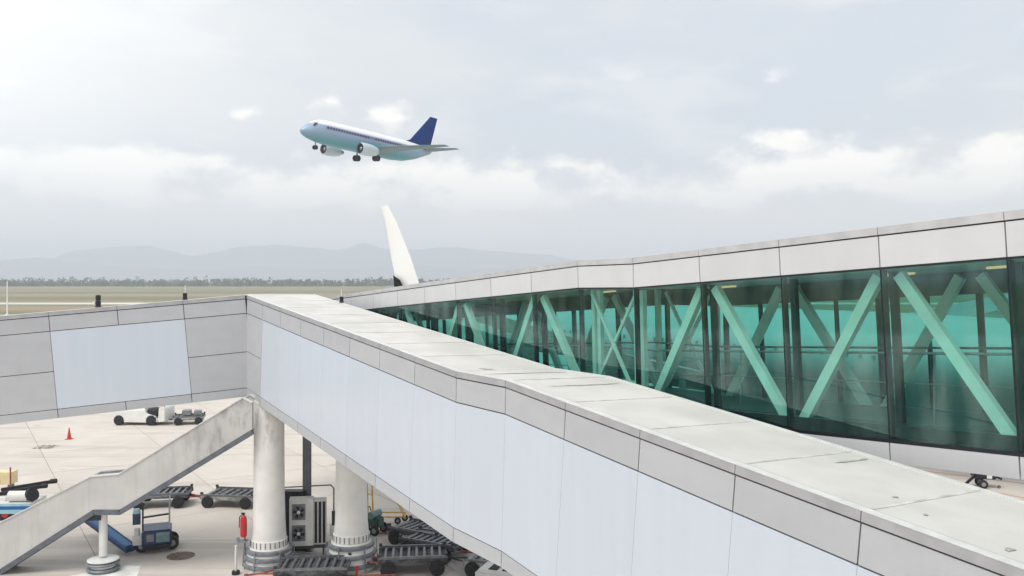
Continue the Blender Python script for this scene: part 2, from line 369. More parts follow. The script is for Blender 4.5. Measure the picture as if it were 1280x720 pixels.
# ================================================================== BRIDGES
class Bridge:
    """joints every 'sp' metres along local x (towards the camera); top(k) = height of the coping"""
    def __init__(s, root, sp, tops, width):      # tops: dict k -> height
        s.root, s.sp, s.w = root, sp, width; s.k = sorted(tops); s.t = tops
    def X(s, k): return k * s.sp
    def top(s, k):
        ks = s.k
        if k <= ks[0]: a, b = ks[0], ks[1]
        elif k >= ks[-1]: a, b = ks[-2], ks[-1]
        else:
            i = max(j for j in range(len(ks)) if ks[j] <= k + 1e-9); i = min(i, len(ks) - 2); a, b = ks[i], ks[i + 1]
        return s.t[a] + (s.t[b] - s.t[a]) * (k - a) / (b - a)
    def seg(s, k, e): return (s.top(k + e) - s.top(k)) / (e * s.sp)
    def m(s, k):
        kr = round(k)
        if abs(k - kr) < .04 : return .5 * (s.seg(kr, .5) + s.seg(kr, -.5))
        return s.seg(k, 1e-3)
    def pt(s, k, h, y):
        kr = round(k); base = k
        mm = s.m(k)
        return Vector((s.X(k) + mm * h, y, s.top(k) - h))
    def slab(s, bm, k0, k1, h0, h1, y0, y1, g=0., y0b=None):
        a, b = k0 + g / s.sp, k1 - g / s.sp
        m0, m1 = s.m(k0), s.m(k1)
        def P(k, mm, h, y): return Vector((s.X(k) + mm * h, y, s.top(k) - h))
        add_hexa(bm, [P(a, m0, h1, y0 if y0b is None else y0b), P(b, m1, h1, y0 if y0b is None else y0b), P(b, m1, h1, y1), P(a, m0, h1, y1),
                      P(a, m0, h0, y0), P(b, m1, h0, y0), P(b, m1, h0, y1), P(a, m0, h0, y1)])
    def part(s, name, m_, k0, k1, h0, h1, y0, y1, g=0., **kw):
        b = bm_new(); s.slab(b, k0, k1, h0, h1, y0, y1, g); return obj(name, b, m_, s.root, **kw)
    def run(s, name, m_, ks, h0, h1, y0, y1, y0b=None, **kw):      # one continuous member over several bays
        b = bm_new()
        for a, c in zip(ks, ks[1:]): s.slab(b, a, c, h0, h1, y0, y1, 0, y0b)
        bmesh.ops.remove_doubles(b, verts=b.verts, dist=1e-4)
        return obj(name, b, m_, s.root, **kw)
G = .011
brz = math.atan2(-.8436, .5369)
# ---- front bridge (solid, pale film panels)
rootA = thing('covered_bridge', 'long grey covered bridge with pale blue wall and flat roof crossing the foreground', 'bridge', (-.111, 16.24, 0), brz)
topsA = {-9: EYE - .513, -1: EYE - 1.845, 0: EYE - 1.845, 4: EYE - 2.585, 10: EYE - 3.66}
A = Bridge(rootA, 1.8826, topsA, 2.44)
ksA = list(range(-9, 10))
A.run('core', 'core', ksA, .20, 3.46, .045, 2.40); A.run('edge_core', 'core', ksA, .03, .198, .045, .155)
A.run('soffit', 'soffit', ksA, 3.462, 3.50, .05, 2.38)
for k in range(-9, 9):
    ga = .05 if k == -9 else 0
    kk = k + ga / A.sp
    A.part('coping', 'coping', kk, k + 1, .006, .128, -.012, .16, .006)
    A.part('fascia_panel', 'fascia', kk, k + 1, .153, .625, 0, .04, G)
    A.part('lower_panel', 'fascia', kk, k + 1, 3.215, 3.50, 0, .04, G)
    if k == -9:
        A.part('wall_panel', 'fascia', kk, k + 1, .648, 1.93, 0, .04, G)
        A.part('wall_panel', 'fascia', kk, k + 1, 1.952, 3.195, 0, .04, G)
    else: A.part('film_panel', 'film', k, k + 1, .648, 3.195, .002, .04, .0025)
    # roof: one membrane sheet per bay, back edge a little lower on the ramped part
    b = bm_new(); cf0, cf1 = [.07 * min(1, max(0, (q + 9) / 8)) for q in (k, k + 1)]
    def RP(q, h, y, e): return Vector((A.X(q) + e, y, A.top(q) - h))
    e = .001
    add_hexa(b, [RP(k, .12, .165, e), RP(k + 1, .12, .165, -e), RP(k + 1, .12 + cf1, 2.349, -e), RP(k, .12 + cf0, 2.349, e),
                 RP(k, .012, .165, e), RP(k + 1, .012, .165, -e), RP(k + 1, .012 + cf1, 2.349, -e), RP(k, .012 + cf0, 2.349, e)])
    obj('roof_sheet', b, 'roofing', rootA)
    b = bm_new()
    add_hexa(b, [RP(k, .34 + cf0, 2.35, .004), RP(k + 1, .34 + cf1, 2.35, -.004), RP(k + 1, .34 + cf1, 2.45, -.004), RP(k, .34 + cf0, 2.45, .004),
                 RP(k, cf0, 2.35, .004), RP(k + 1, cf1, 2.35, -.004), RP(k + 1, cf1, 2.45, -.004), RP(k, cf0, 2.45, .004)])
    obj('rear_coping', b, 'lip', rootA)
A.run('coping_lip', 'lip', ksA, -.004, .0055, -.016, .12)
# lapped membrane seams, welded across the roof
for k in range(-8, 9):
    b = bm_new(); cf = .07 * min(1, max(0, (k + 9) / 8))
    add_hexa(b, [RP(k, .012, .17, -.05), RP(k, .012, .17, .03), RP(k, .012 + cf, 2.33, .03), RP(k, .012 + cf, 2.33, -.05),
                 RP(k, .009, .17, -.05), RP(k, .009, .17, .03), RP(k, .009 + cf, 2.33, .03), RP(k, .009 + cf, 2.33, -.05)])
    obj('roof_seam', b, mat('roof_seam', (.61, .60, .57), .8, 0, .15, 4) if k == -8 else bpy.data.materials['roof_seam'], rootA)
# worn grime patches pooled along the ramp break
rr = random.Random(11)
for (k, y, sx_, sy_) in ((-1.1, .8, .16, .10), (-.6, 1.0, 1.1, .05), (3.9, .9, .035, .03), (4.2, .62, .03, .03), (4.75, .42, .09, .04), (.35, 1.5, .8, .04), (3.2, 1.9, .5, .03)):
    b = bm_new(); vs = []
    for i in range(14):
        a = i * 2 * math.pi / 14; q = 1 + rr.uniform(-.35, .3)
        lx = math.cos(a) * sy_ * q; ly = y + math.sin(a) * sx_ * q
        ly = min(2.2, max(.2, ly)); kq = k + lx / A.sp; cf = .07 * (ly - .165) / 2.17 * min(1, max(0, (kq + 9) / 8))
        vs.append(b.verts.new((A.X(kq), ly, A.top(kq) - .012 - cf + .009)))
    b.faces.new(vs); obj('stain', b, mat('roof_stain', (.50, .49, .46), .95, 0, .15, 8), rootA)

# ---- side bridge going left from the corner
dB = Vector((.967, .256)); rzB = math.atan2(.256, .967)
rootB = thing('covered_bridge', 'grey covered bridge on the left with one square pale blue window film panel', 'bridge', (-9.2, 30.5, 0), rzB)
B = Bridge(rootB, 2.08, {-9: EYE - .513 - .086 * 18.7, 0: EYE - .513}, 2.0)
B.X = lambda k: k * 2.08
ksB = list(range(-8, 1))
B.run('core', 'core', ksB, .03, 3.46, .045, 1.96)
B.run('soffit', 'soffit', ksB, 3.462, 3.50, .05, 1.94)
for k in range(-8, 0):
    k1 = k + 1 - (.05 / 2.08 if k == -1 else 0)
    B.part('coping', 'coping', k, k1, .006, .128, -.012, .16, .006)
    B.part('fascia_panel', 'fascia', k, k1, .153, .625, 0, .04, G)
    B.part('lower_panel', 'fascia', k, k1, 3.215, 3.50, 0, .04, G)
    if k in (-3, -2): continue
    B.part('wall_panel', 'fascia', k, k1, .648, 1.95, 0, .04, G)
    B.part('wall_panel', 'fascia', k, k1, 1.972, 3.195, 0, .04, G)
B.part('film_panel', 'film', -3, -1, .648, 3.195, .002, .04, .004)
for k in range(-8, 0): B.part('roof_sheet', 'roofing', k, k + 1, .012, .12, .165, 1.98, .004)
B.run('coping_lip', 'lip', ksB, -.004, .0055, -.016, .12)
# wedge of roof and walls where the two bridges turn the corner (part of the side bridge)
iA = rootA.matrix_basis
def wA(x_, y_): return Vector((-.111, 16.24)) + AD * x_ + AN * y_
pa, pb = wA(-9 * 1.8826, 0), wA(-9 * 1.8826, 2.40)
nB = Vector((-.256, .967)); p0 = Vector((-9.2, 30.5)); pd = p0 + nB * 1.95
# far corner: A's back line meets B's back line
tt = (1.95 - (pb - p0).dot(nB)) / ((-AD).dot(nB)); pc = pb - AD * tt
def wedge(name, m_, z0, z1, ins=0.):
    cx = (p0 + pb + pc + pd) / 4
    pts = [q + (cx - q).normalized() * ins for q in (p0, pb, pc, pd)]
    loc = [Matrix.Rotation(-rzB, 2) @ (q - p0) for q in pts]
    b = bm_new(); add_hexa(b, [(q.x, q.y, z0) for q in loc] + [(q.x, q.y, z1) for q in loc]); obj(name, b, m_, rootB)
zt = EYE - .513
wedge('corner_core', 'core', zt - 3.46, zt - .13, .04); wedge('roof_sheet', 'roofing', zt - .125, zt - .006, .006)

# ---- glazed bridge
rootC = thing('glazed_bridge', 'raised bridge with teal glass walls, white diagonal braces and pale fascia', 'bridge', (6.502, 11.63, 0), brz)
tC = {}
for k, d in {-5: 1.48, 0: .904, 4: .452, 5: .432, 9: -.075, 13: -.60, 19: -1.35}.items(): tC[-k] = EYE + d
Cb = Bridge(rootC, 1.8785, tC, 2.7); WC = 2.7
ksC = list(range(-18, 6))
Cb.run('roof_slab', 'soffit', ksC, .14, .60, .06, WC - .06)
Cb.run('roof_sheet', 'roofing', ksC, .004, .135, .13, WC - .13)
Cb.run('ceiling', 'ceil', ksC, .602, .64, .07, WC - .07)
Cb.run('floor_slab', 'floor', ksC, 2.95, 3.12, .30, WC - .30)
Cb.run('floor_edge_beam', 'darksteel', ksC, 2.96, 3.40, .12, .298)
Cb.run('floor_edge_beam', 'darksteel', ksC, 2.96, 3.40, WC - .298, WC - .12)
Cb.run('soffit', 'soffit', ksC, 3.41, 3.46, .06, WC - .06)
Cb.run('bottom_frame', 'frame', ksC, 3.155, 3.205, .0, .10)
Cb.run('top_frame', 'frame', ksC, .604, .632, .0, .06)
Cb.run('bottom_frame', 'frame', ksC, 3.155, 3.205, WC - .10, WC)
Cb.run('header_panel', 'steelgrey', ksC, .64, 1.02, WC - .16, WC - .07)
for k in range(-18, 5):
    Cb.part('coping', 'coping_light', k, k + 1, 0, .115, -.012, .125, .006)
    Cb.part('rear_coping', 'coping_light', k, k + 1, 0, .115, WC - .125, WC + .012, .006)
    Cb.part('fascia_panel', 'fascia_light', k, k + 1, .137, .600, 0, .04, G)
    Cb.part('rear_fascia_panel', 'fascia_light', k, k + 1, .137, .600, WC - .04, WC, G)
    Cb.part('lower_panel', 'fascia_light', k, k + 1, 3.207, 3.50, 0, .04, G)
    Cb.part('rear_lower_panel', 'fascia_light', k, k + 1, 3.207, 3.50, WC - .04, WC, G)
    Cb.part('pane', 'glass', k, k + 1, .634, 3.153, .012, .022, .012)
    Cb.part('rear_pane', 'glass_far', k, k + 1, .634, 3.153, WC - .022, WC - .012, .012)
Cb.run('fascia_backing', 'core', ksC, .117, .600, .042, .058)
Cb.run('lower_backing', 'core', ksC, 3.207, 3.405, .042, .058)
def vpost(k, y, w, m_, h0=.64, h1=3.15, name='mullion', dx=0):
    mm = Cb.m(k); b = bm_new()
    x_ = Cb.X(k) + dx; zt_ = Cb.top(k) + Cb.seg(k, .01) * dx * 0
    P = lambda xx, h, yy: Vector((xx + mm * h, yy, Cb.top(k) - h))
    add_hexa(b, [P(x_ - w / 2, h1, y), P(x_ + w / 2, h1, y), P(x_ + w / 2, h1, y + .10), P(x_ - w / 2, h1, y + .10),
                 P(x_ - w / 2, h0, y), P(x_ + w / 2, h0, y), P(x_ + w / 2, h0, y + .10), P(x_ - w / 2, h0, y + .10)])
    return obj(name, b, m_, rootC)
for k in range(-18, 6):
    vpost(k, .03, .055, 'frame')
    vpost(k, WC - .13, .075, 'darksteel', name='rear_mullion')
    if k in (-4, -5):
        for dx in (-.0, .2): vpost(k, .30, .11, 'truss', .66, 2.95, 'steel_post', dx - .32 if k == -4 else dx + .12)
        vpost(k, WC - .42, .12, 'truss', .66, 2.95, 'rear_steel_post')
    else:
        vpost(k, .30, .10, 'darksteel', .66, 2.95, 'steel_post', -.02)
for k in range(-18, 5):
    if k not in (-5,): vpost(k + .5, WC - .11, .035, 'darksteel', name='rear_mullion')
# braces (Warren truss inside both glass walls); local bays run k..k+1, k+1 nearer the camera
def brace(ka, ha, kb, hb, y, w=.17, t=.12, name='brace'):
    b = bm_new(); p0, p1 = Cb.pt(ka, ha, y), Cb.pt(kb, hb, y)
    add_bar(b, p0, p1, t, w, up=(0, 1, 0)) if False else None
    d = (p1 - p0).normalized(); s = Vector((0, 1, 0)); n_ = d.cross(s).normalized()
    s = s * t / 2; n_ = n_ * w / 2
    add_hexa(b, [p0 - s - n_, p1 - s - n_, p1 + s - n_, p0 + s - n_, p0 - s + n_, p1 - s + n_, p1 + s + n_, p0 + s + n_])
    return obj(name, b, 'truss', rootC)
HT, HB = .72, 2.96
for side, y in ((0, .22), (1, WC - .30)):
    nm = 'brace' if side == 0 else 'rear_brace'
    for k in range(-18, 5):
        far_, near_ = k, k + 1
        if k == -5:       # the level bay: thin cross bracing
            brace(far_ + .12, HT, near_ - .04, 3.05, y, .07, .05, nm); brace(far_ + .04, 3.05, near_ - .12, HT, y + .06, .07, .05, nm); continue
        # pattern seen: bay(-1..0) top-left -> bottom-right, bay(-2..-1) bottom-left -> top-right, ...
        down = (k % 2 != 0) if k >= -4 else (k % 2 == 0)
        if down: brace(far_ + .09, HT, near_ - .06, 3.1, y, .165, .12, nm)
        else: brace(far_ + .06, 3.1, near_ - .09, HT, y, .165, .12, nm)
# handrails just inside the walls
for y, nm in ((.42, 'handrail'), (WC - .46, 'rear_handrail')):
    b = bm_new()
    for a, c in zip(ksC, ksC[1:]): add_cyl(b, Cb.pt(a, 1.90, y), Cb.pt(c, 1.90, y), .02, n=8)
    hr = obj(nm, b, 'greymetal', rootC)
    b = bm_new()
    for a, c in zip(ksC, ksC[1:]): add_cyl(b, Cb.pt(a, 2.35, y), Cb.pt(c, 2.35, y), .01, n=6)
    if nm == 'handrail': obj('lower_rail', b, 'greymetal', rootC)
    else: b.free(); continue
    for k in range(-17, 5, 2):
        b = bm_new(); p = Cb.pt(k + .28, 1.9, y); add_cyl(b, p, (p.x, p.y, Cb.pt(k + .28, 2.96, y).z), .016, n=8); obj('rail_post', b, 'greymetal', rootC)
for k in (-1.55, -.55, 1.2, -3.6, -5.6):
    b = bm_new(); Cb.slab(b, k, k + .36, .645, .68, 1.35, 1.43); obj('ceiling_light', b, 'lamp', rootC)

# ================================================================== ROOF-EDGE LAMPS AND RODS
def roof_lamp(name, label, loc, w, h, rod, rodr=.012):
    t = thing(name, label, 'lamp', loc, .3)
    b = bm_new(); add_cyl(b, (0, 0, 0), (0, 0, .05), w * .62, w * .55, 12); obj('base', b, 'darksteel', t)
    b = bm_new(); add_lathe(b, [(w * .40, .05), (w * .5, .07), (w * .5, h * .52), (w * .42, h * .55)], 14); obj('lower_lens', b, 'frame', t)
    b = bm_new(); add_lathe(b, [(w * .42, h * .56), (w * .5, h * .6), (w * .5, h * .95), (w * .3, h)], 14); obj('upper_lens', b, 'frame', t)
    if rod:
        b = bm_new(); add_cyl(b, (.0, .05, h * .9), (.0, .05, h + rod), rodr, n=8); obj('rod', b, 'whitepaint', t)
    return t
def onB(px_t, back=.1, dz=0):   # a spot on the side bridge's coping, px_t metres left of the corner
    q = p0 - dB * px_t + nB * back; return (q.x, q.y, EYE - .513 - .086 * px_t + dz)
t1 = roof_lamp('roof_lamp', 'taller black double roof lamp above the pale blue film panel', onB(4.75, .12, .004), .17, .42, 0)
b = bm_new(); add_box(b, -.17, -.09, -.05, .05, .1, .2); obj('junction_box', b, 'whitepaint', t1)
roof_lamp('roof_lamp', 'small black roof lamp with a white rod near the bridge corner', onB(2.02, .12, .004), .15, .24, .26)
qc = wA(-7.55 * 1.8826, 2.40)
roof_lamp('roof_lamp', 'small dark roof lamp with a white rod beside the far glazed bridge', (qc.x, qc.y, A.top(-7.55) - .0), .13, .20, .24)
t = thing('lightning_rod', 'thin white rod standing on the left bridge roof at the photo edge', 'rod', onB(7.48, .12, .004))
b = bm_new(); add_cyl(b, (0, 0, .03), (0, 0, 1.12), .022, .014, 8); obj('shaft', b, 'whitepaint', t)
b = bm_new(); add_cyl(b, (0, 0, 0), (0, 0, .03), .07, n=12); obj('base', b, 'whitepaint', t)

# ================================================================== COLUMNS
def column(x_, y_, ztop, label, r=.52, collar_z=.62, bump=1.0):
    t = thing('support_column', label, 'column', (x_, y_, 0), 0)
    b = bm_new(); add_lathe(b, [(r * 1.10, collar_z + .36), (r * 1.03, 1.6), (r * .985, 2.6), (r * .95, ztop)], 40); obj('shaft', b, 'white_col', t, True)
    b = bm_new(); add_lathe(b, [(r * 1.16, collar_z + .14), (r * 1.16, collar_z + .36), (r * 1.10, collar_z + .37)], 40); cl = obj('collar', b, 'white_col', t, True)
    for i in range(24):
        a = i * 2 * math.pi / 24 + .06; u = Vector((math.cos(a), math.sin(a), 0)); b = bm_new()
        add_bar(b, u * (r * 1.165) + Vector((0, 0, collar_z + .15)), u * (r * 1.165) + Vector((0, 0, collar_z + .35)), .02, .03, up=u)
        obj('rib', b, 'steelgrey', cl)
    b = bm_new(); add_lathe(b, [(r * 1.5, 0), (r * 1.52, .10), (r * 1.40, .5 * collar_z + .2), (r * 1.25, collar_z + .13)], 40); obj('plinth', b, 'whitepaint', t, True)
    for z0, rr_ in ((.10, 1.62), (.34, 1.56), (.56, 1.46)):
        z = z0 * collar_z / .62
        b = bm_new(); add_lathe(b, [(r * (rr_ - .1), z), (r * rr_, z + .02), (r * (rr_ + .025), z + .07), (r * rr_, z + .13), (r * (rr_ - .1), z + .15)], 40); obj('bumper_ring', b, 'bumper', t, True)
    b = bm_new()
    for i in range(6):
        a = i * math.pi / 3 - 1.9; u = Vector((math.cos(a), math.sin(a), 0))
        add_bar(b, u * (r * 1.66) + Vector((0, 0, .08)), u * (r * 1.56) + Vector((0, 0, collar_z + .1)), .05, .03, up=u)
    obj('bumper_bracket', b, 'bumper', t)
    return t
c1 = (-8.21, 29.75); c2 = (-5.42, 29.7)
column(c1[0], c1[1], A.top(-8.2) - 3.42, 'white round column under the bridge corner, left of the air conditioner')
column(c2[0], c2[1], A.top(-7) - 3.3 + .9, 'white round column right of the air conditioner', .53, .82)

# steel H column behind the air conditioner
t = thing('steel_column', 'slim dark grey steel column rising behind the air conditioner', 'column', (-7.36, 31.6, 0), .1)
for nm, a in (('flange', (-.14, .14, -.13, -.105)), ('flange', (-.14, .14, .105, .13))):
    b = bm_new(); add_box(b, *a, 0.03, 5.62); obj(nm, b, 'steelgrey', t)
b = bm_new(); add_box(b, -.012, .012, -.104, .104, .03, 5.62); obj('web', b, 'steelgrey', t)
b = bm_new(); add_box(b, -.22, .22, -.22, .22, 0, .028); obj('base_plate', b, 'steelgrey', t)

# ================================================================== STAIR
ys0, ys1 = 28.95, 29.85      # near and far balustrades
t = thing('outdoor_staircase', 'grey concrete-look staircase with solid balustrades descending left from the bridge', 'staircase', (-13.3, ys0, 0))
def px(u, v, D): return Vector(((u - 640) / 1100 * D, D, EYE - (v - 350) / 1100 * D))
def stair_wall(D, th, name):
    prof_t = [px(-60, 696, ys0), px(113, 596.5, ys0), px(148, 593.5, ys0), px(303, 498, ys0), px(315, 504, ys0)]
    prof_b = [px(-60, 750, ys0), px(117, 637, ys0), px(150, 637, ys0), px(303, 544.3, ys0), px(315, 537, ys0)]
    O = Vector((-13.3, ys0, 0)); b = bm_new(); off = Vector((0, D - ys0, 0))
    prof_t[0].z = max(prof_t[0].z, .9); prof_b[0].z = prof_b[0].z
    for i in range(4):
        a0, a1, b0, b1 = prof_t[i], prof_t[i + 1], prof_b[i], prof_b[i + 1]
        q = [p + off - O for p in (b0, b1, a1, a0)]; dy = Vector((0, th, 0))
        add_hexa(b, [q[0], q[1], q[1] + dy, q[0] + dy, q[3], q[2], q[2] + dy, q[3] + dy])
    bmesh.ops.remove_doubles(b, verts=b.verts, dist=1e-3)
    w_ = obj(name, b, 'render', t)
    b = bm_new()
    for i in range(4):
        a0, a1 = [p + off - O + Vector((0, th / 2, .02)) for p in (prof_t[i], prof_t[i + 1])]
        add_bar(b, a0, a1, th + .06, .035)
    obj('coping', b, 'lip', t)
    b = bm_new()
    for i in range(4):
        a0, a1 = [p + off - O + Vector((0, th / 2, -.09)) for p in (prof_b[i], prof_b[i + 1])]
        add_bar(b, a0, a1, th + .04, .17)
    obj('stringer', b, 'steelgrey', t)
    return prof_t, prof_b
pt_, pb_ = stair_wall(ys0, .12, 'balustrade'); stair_wall(ys1 - .12, .12, 'rear_balustrade')
O = Vector((-13.3, ys0, 0))
def fl(p, q, n):
    for i in range(n):
        a = p + (q - p) * (i / n); c = p + (q - p) * ((i + 1) / n); b = bm_new()
        add_box(b, min(a.x, c.x) - O.x, max(a.x, c.x) - O.x + .02, .14, ys1 - ys0 - .14, max(a.z, c.z) - .10, max(a.z, c.z) + .0)
        obj('tread', b, 'greymetal', t)
fl(pb_[0] + Vector((0, 0, .16)), pb_[1] + Vector((0, 0, .16)), 17)
fl(pb_[2] + Vector((0, 0, .16)), pb_[3] + Vector((0, 0, .16)), 16)
b = bm_new(); add_box(b, pb_[1].x - O.x, pb_[2].x - O.x, .13, ys1 - ys0 - .13, pb_[1].z - .02, pb_[1].z + .12); obj('landing', b, 'greymetal', t)
b = bm_new(); add_box(b, pb_[1].x - O.x - .45, pb_[1].x - O.x + .1, .2, .7, pb_[1].z - .42, pb_[1].z - .06); obj('landing_bracket', b, 'darksteel', t)
# landing post with its bumper base
post_at = px(129, 650, 29.4)
t = thing('stair_post', 'short white post on a grey bumper base holding up the stair landing', 'post', (post_at.x, 29.4, 0))
zt_ = pb_[1].z - .03
b = bm_new(); add_cyl(b, (0, 0, .5), (0, 0, zt_), .135, n=20); obj('shaft', b, 'whitepaint', t, True)
b = bm_new(); add_lathe(b, [(.20, .44), (.40, .42), (.50, .39), (.50, .36), (.40, .34)], 28); obj('cover_plate', b, 'lip', t, True)
for z in (.02, .2):
    b = bm_new(); add_lathe(b, [(.40, z), (.50, z + .03), (.53, z + .07), (.50, z + .11), (.40, z + .13)], 28); obj('bumper_ring', b, 'bumper', t, True)
b = bm_new(); add_cyl(b, (0, 0, 0), (0, 0, .40), .40, n=24); obj('plinth', b, 'whitepaint', t, True)

# ================================================================== AIR CONDITIONER AND BITS BETWEEN THE COLUMNS
t = thing('air_conditioner', 'grey two-fan outdoor air conditioner on a stand between the white columns', 'air conditioner', (-7.30, 30.7, 0), R(9))
b = bm_new(); add_box(b, -.46, .36, 0, .42, .42, 2.06); obj('casing', b, mat('ac_casing', (.66, .66, .63), .5, 0, .06, 3), t)
for z in (.86, 1.60):
    b = bm_new(); add_box(b, -.37, .09, -.006, -.0015, z - .27, z + .29); g = obj('fan_surround', b, 'bumper', t)
    for r_ in (.22, .17, .12, .07):
        b = bm_new()
        add_loft(b, [ring_pts(Vector((-.14, -.02, z)), Vector((1, 0, 0)), Vector((0, 0, 1)), r_, 24), ring_pts(Vector((-.14, -.02, z)), Vector((1, 0, 0)), Vector((0, 0, 1)), r_ + .012, 24),
                     ring_pts(Vector((-.14, -.008, z)), Vector((1, 0, 0)), Vector((0, 0, 1)), r_ + .012, 24), ring_pts(Vector((-.14, -.008, z)), Vector((1, 0, 0)), Vector((0, 0, 1)), r_, 24)], False)
        obj('guard_ring', b, 'darksteel', g)
    b = bm_new()
    for q in range(5):
        a = q * 2 * math.pi / 5 + z; u = Vector((math.cos(a), 0, math.sin(a))); v = Vector((-math.sin(a), 0, math.cos(a))); c = Vector((-.14, -.008, z))
        b.faces.new([b.verts.new(c + u * .04 - v * .02), b.verts.new(c + u * .20 - v * .03), b.verts.new(c + u * .19 + v * .09), b.verts.new(c + u * .04 + v * .03)])
    bmesh.ops.solidify(b, geom=b.faces, thickness=.004); obj('fan_blades', b, 'frame', g)
    b = bm_new(); add_cyl(b, (-.14, -.045, z), (-.14, -.006, z), .06, n=14); obj('fan_hub', b, 'whitepaint', g)
b = bm_new(); add_box(b, .362, .80, .03, .40, .44, 2.0); obj('coil_casing', b, mat('ac_coil_casing', (.58, .58, .55), .5, 0, .06, 3), t)
for i in range(3):
    b = bm_new(); add_box(b, .40 + i * .14, .49 + i * .14, .012, .028, .50, 1.94); obj('louvre', b, 'frame', t)
for x_ in (-.42, .70):
    for y_ in (.04, .38):
        b = bm_new(); add_box(b, x_ - .025, x_ + .025, y_ - .025, y_ + .025, 0, .42); obj('leg', b, 'darksteel', t)
b = bm_new(); add_box(b, -.5, .84, -.02, .44, .33, .41); obj('stand_frame', b, 'darksteel', t)
t = thing('electrical_cabinet', 'tall black cabinet squeezed between the left column and the air conditioner', 'cabinet', (-7.98, 31.3, 0), 0)
b = bm_new(); add_box(b, -.42, .62, 0, .4, .06, 2.18); obj('casing', b, 'frame', t)
b = bm_new(); add_box(b, -.38, .12, -.02, -.002, .12, 2.1); obj('door', b, 'frame', t)
b = bm_new(); add_box(b, -.42, .62, .0, .4, 0, .055); obj('plinth', b, 'greymetal', t)
t = thing('pipe_hoop', 'thin grey pipe hoop spanning behind the air conditioner between both columns', 'pipe', (-8.5, 32.3, 0))
b = bm_new(); add_pipe(b, [(0, 0, 2.08), (1.85, 0, 2.18), (1.96, 0, 2.06), (1.96, 0, .02)], .028); obj('pipe', b, 'greymetal', t)
b = bm_new(); add_pipe(b, [(0, 0, 2.08), (0, 0, .02)], .028); obj('leg', b, 'greymetal', t)
t = thing('valve_box', 'small white valve box low beside the right column', 'valve box', (-6.32, 31.2, 0))
b = bm_new(); add_box(b, -.14, .12, 0, .2, .62, 1.0); obj('casing', b, 'whitepaint', t)
b = bm_new(); add_cyl(b, (0, .1, 0), (0, .1, .62), .05, n=10); obj('pipe', b, 'darksteel', t)
b = bm_new(); add_cyl(b, (-.02, .05, 1.0), (-.02, .05, 1.5), .06, n=10); obj('riser', b, 'darksteel', t)
t = thing('fire_extinguisher', 'red fire extinguisher hung on a stand left of the white column', 'fire extinguisher', (-8.95, 29.35, 0))
b = bm_new(); add_lathe(b, [(.06, 1.13), (.105, 1.17), (.11, 1.24), (.11, 1.72), (.085, 1.80), (.04, 1.85)], 18); obj('cylinder', b, 'red', t, True)
b = bm_new(); add_cyl(b, (0, 0, 1.85), (0, 0, 1.93), .035, n=10); add_box(b, -.09, .05, -.015, .015, 1.91, 1.94); obj('valve', b, 'rubber', t)
b = bm_new(); add_pipe(b, [(-.03, -.02, 1.9), (-.13, -.03, 1.8), (-.14, -.03, 1.45)], .016); obj('hose', b, 'rubber', t)
b = bm_new(); add_cyl(b, (.0, .14, 0), (0, .14, 1.7), .03, n=10); add_box(b, -.06, .06, .08, .14, 1.3, 1.34); obj('stand', b, 'bumper', t)
b = bm_new(); add_box(b, -.2, .1, -.1, .18, .95, 1.0); add_box(b, -.22, -.14, -.08, .0, 1.0, 1.12); obj('bracket', b, 'bumper', t)
t = thing('bollard', 'thin pale post hugging the left side of the left column base', 'post', (-9.10, 29.0, 0))
b = bm_new(); add_cyl(b, (0, 0, .0), (0, 0, .95), .04, n=10); obj('shaft', b, 'lip', t)
b = bm_new(); add_cyl(b, (0, 0, .0), (0, 0, .12), .13, n=14); obj('foot', b, 'rubber', t)

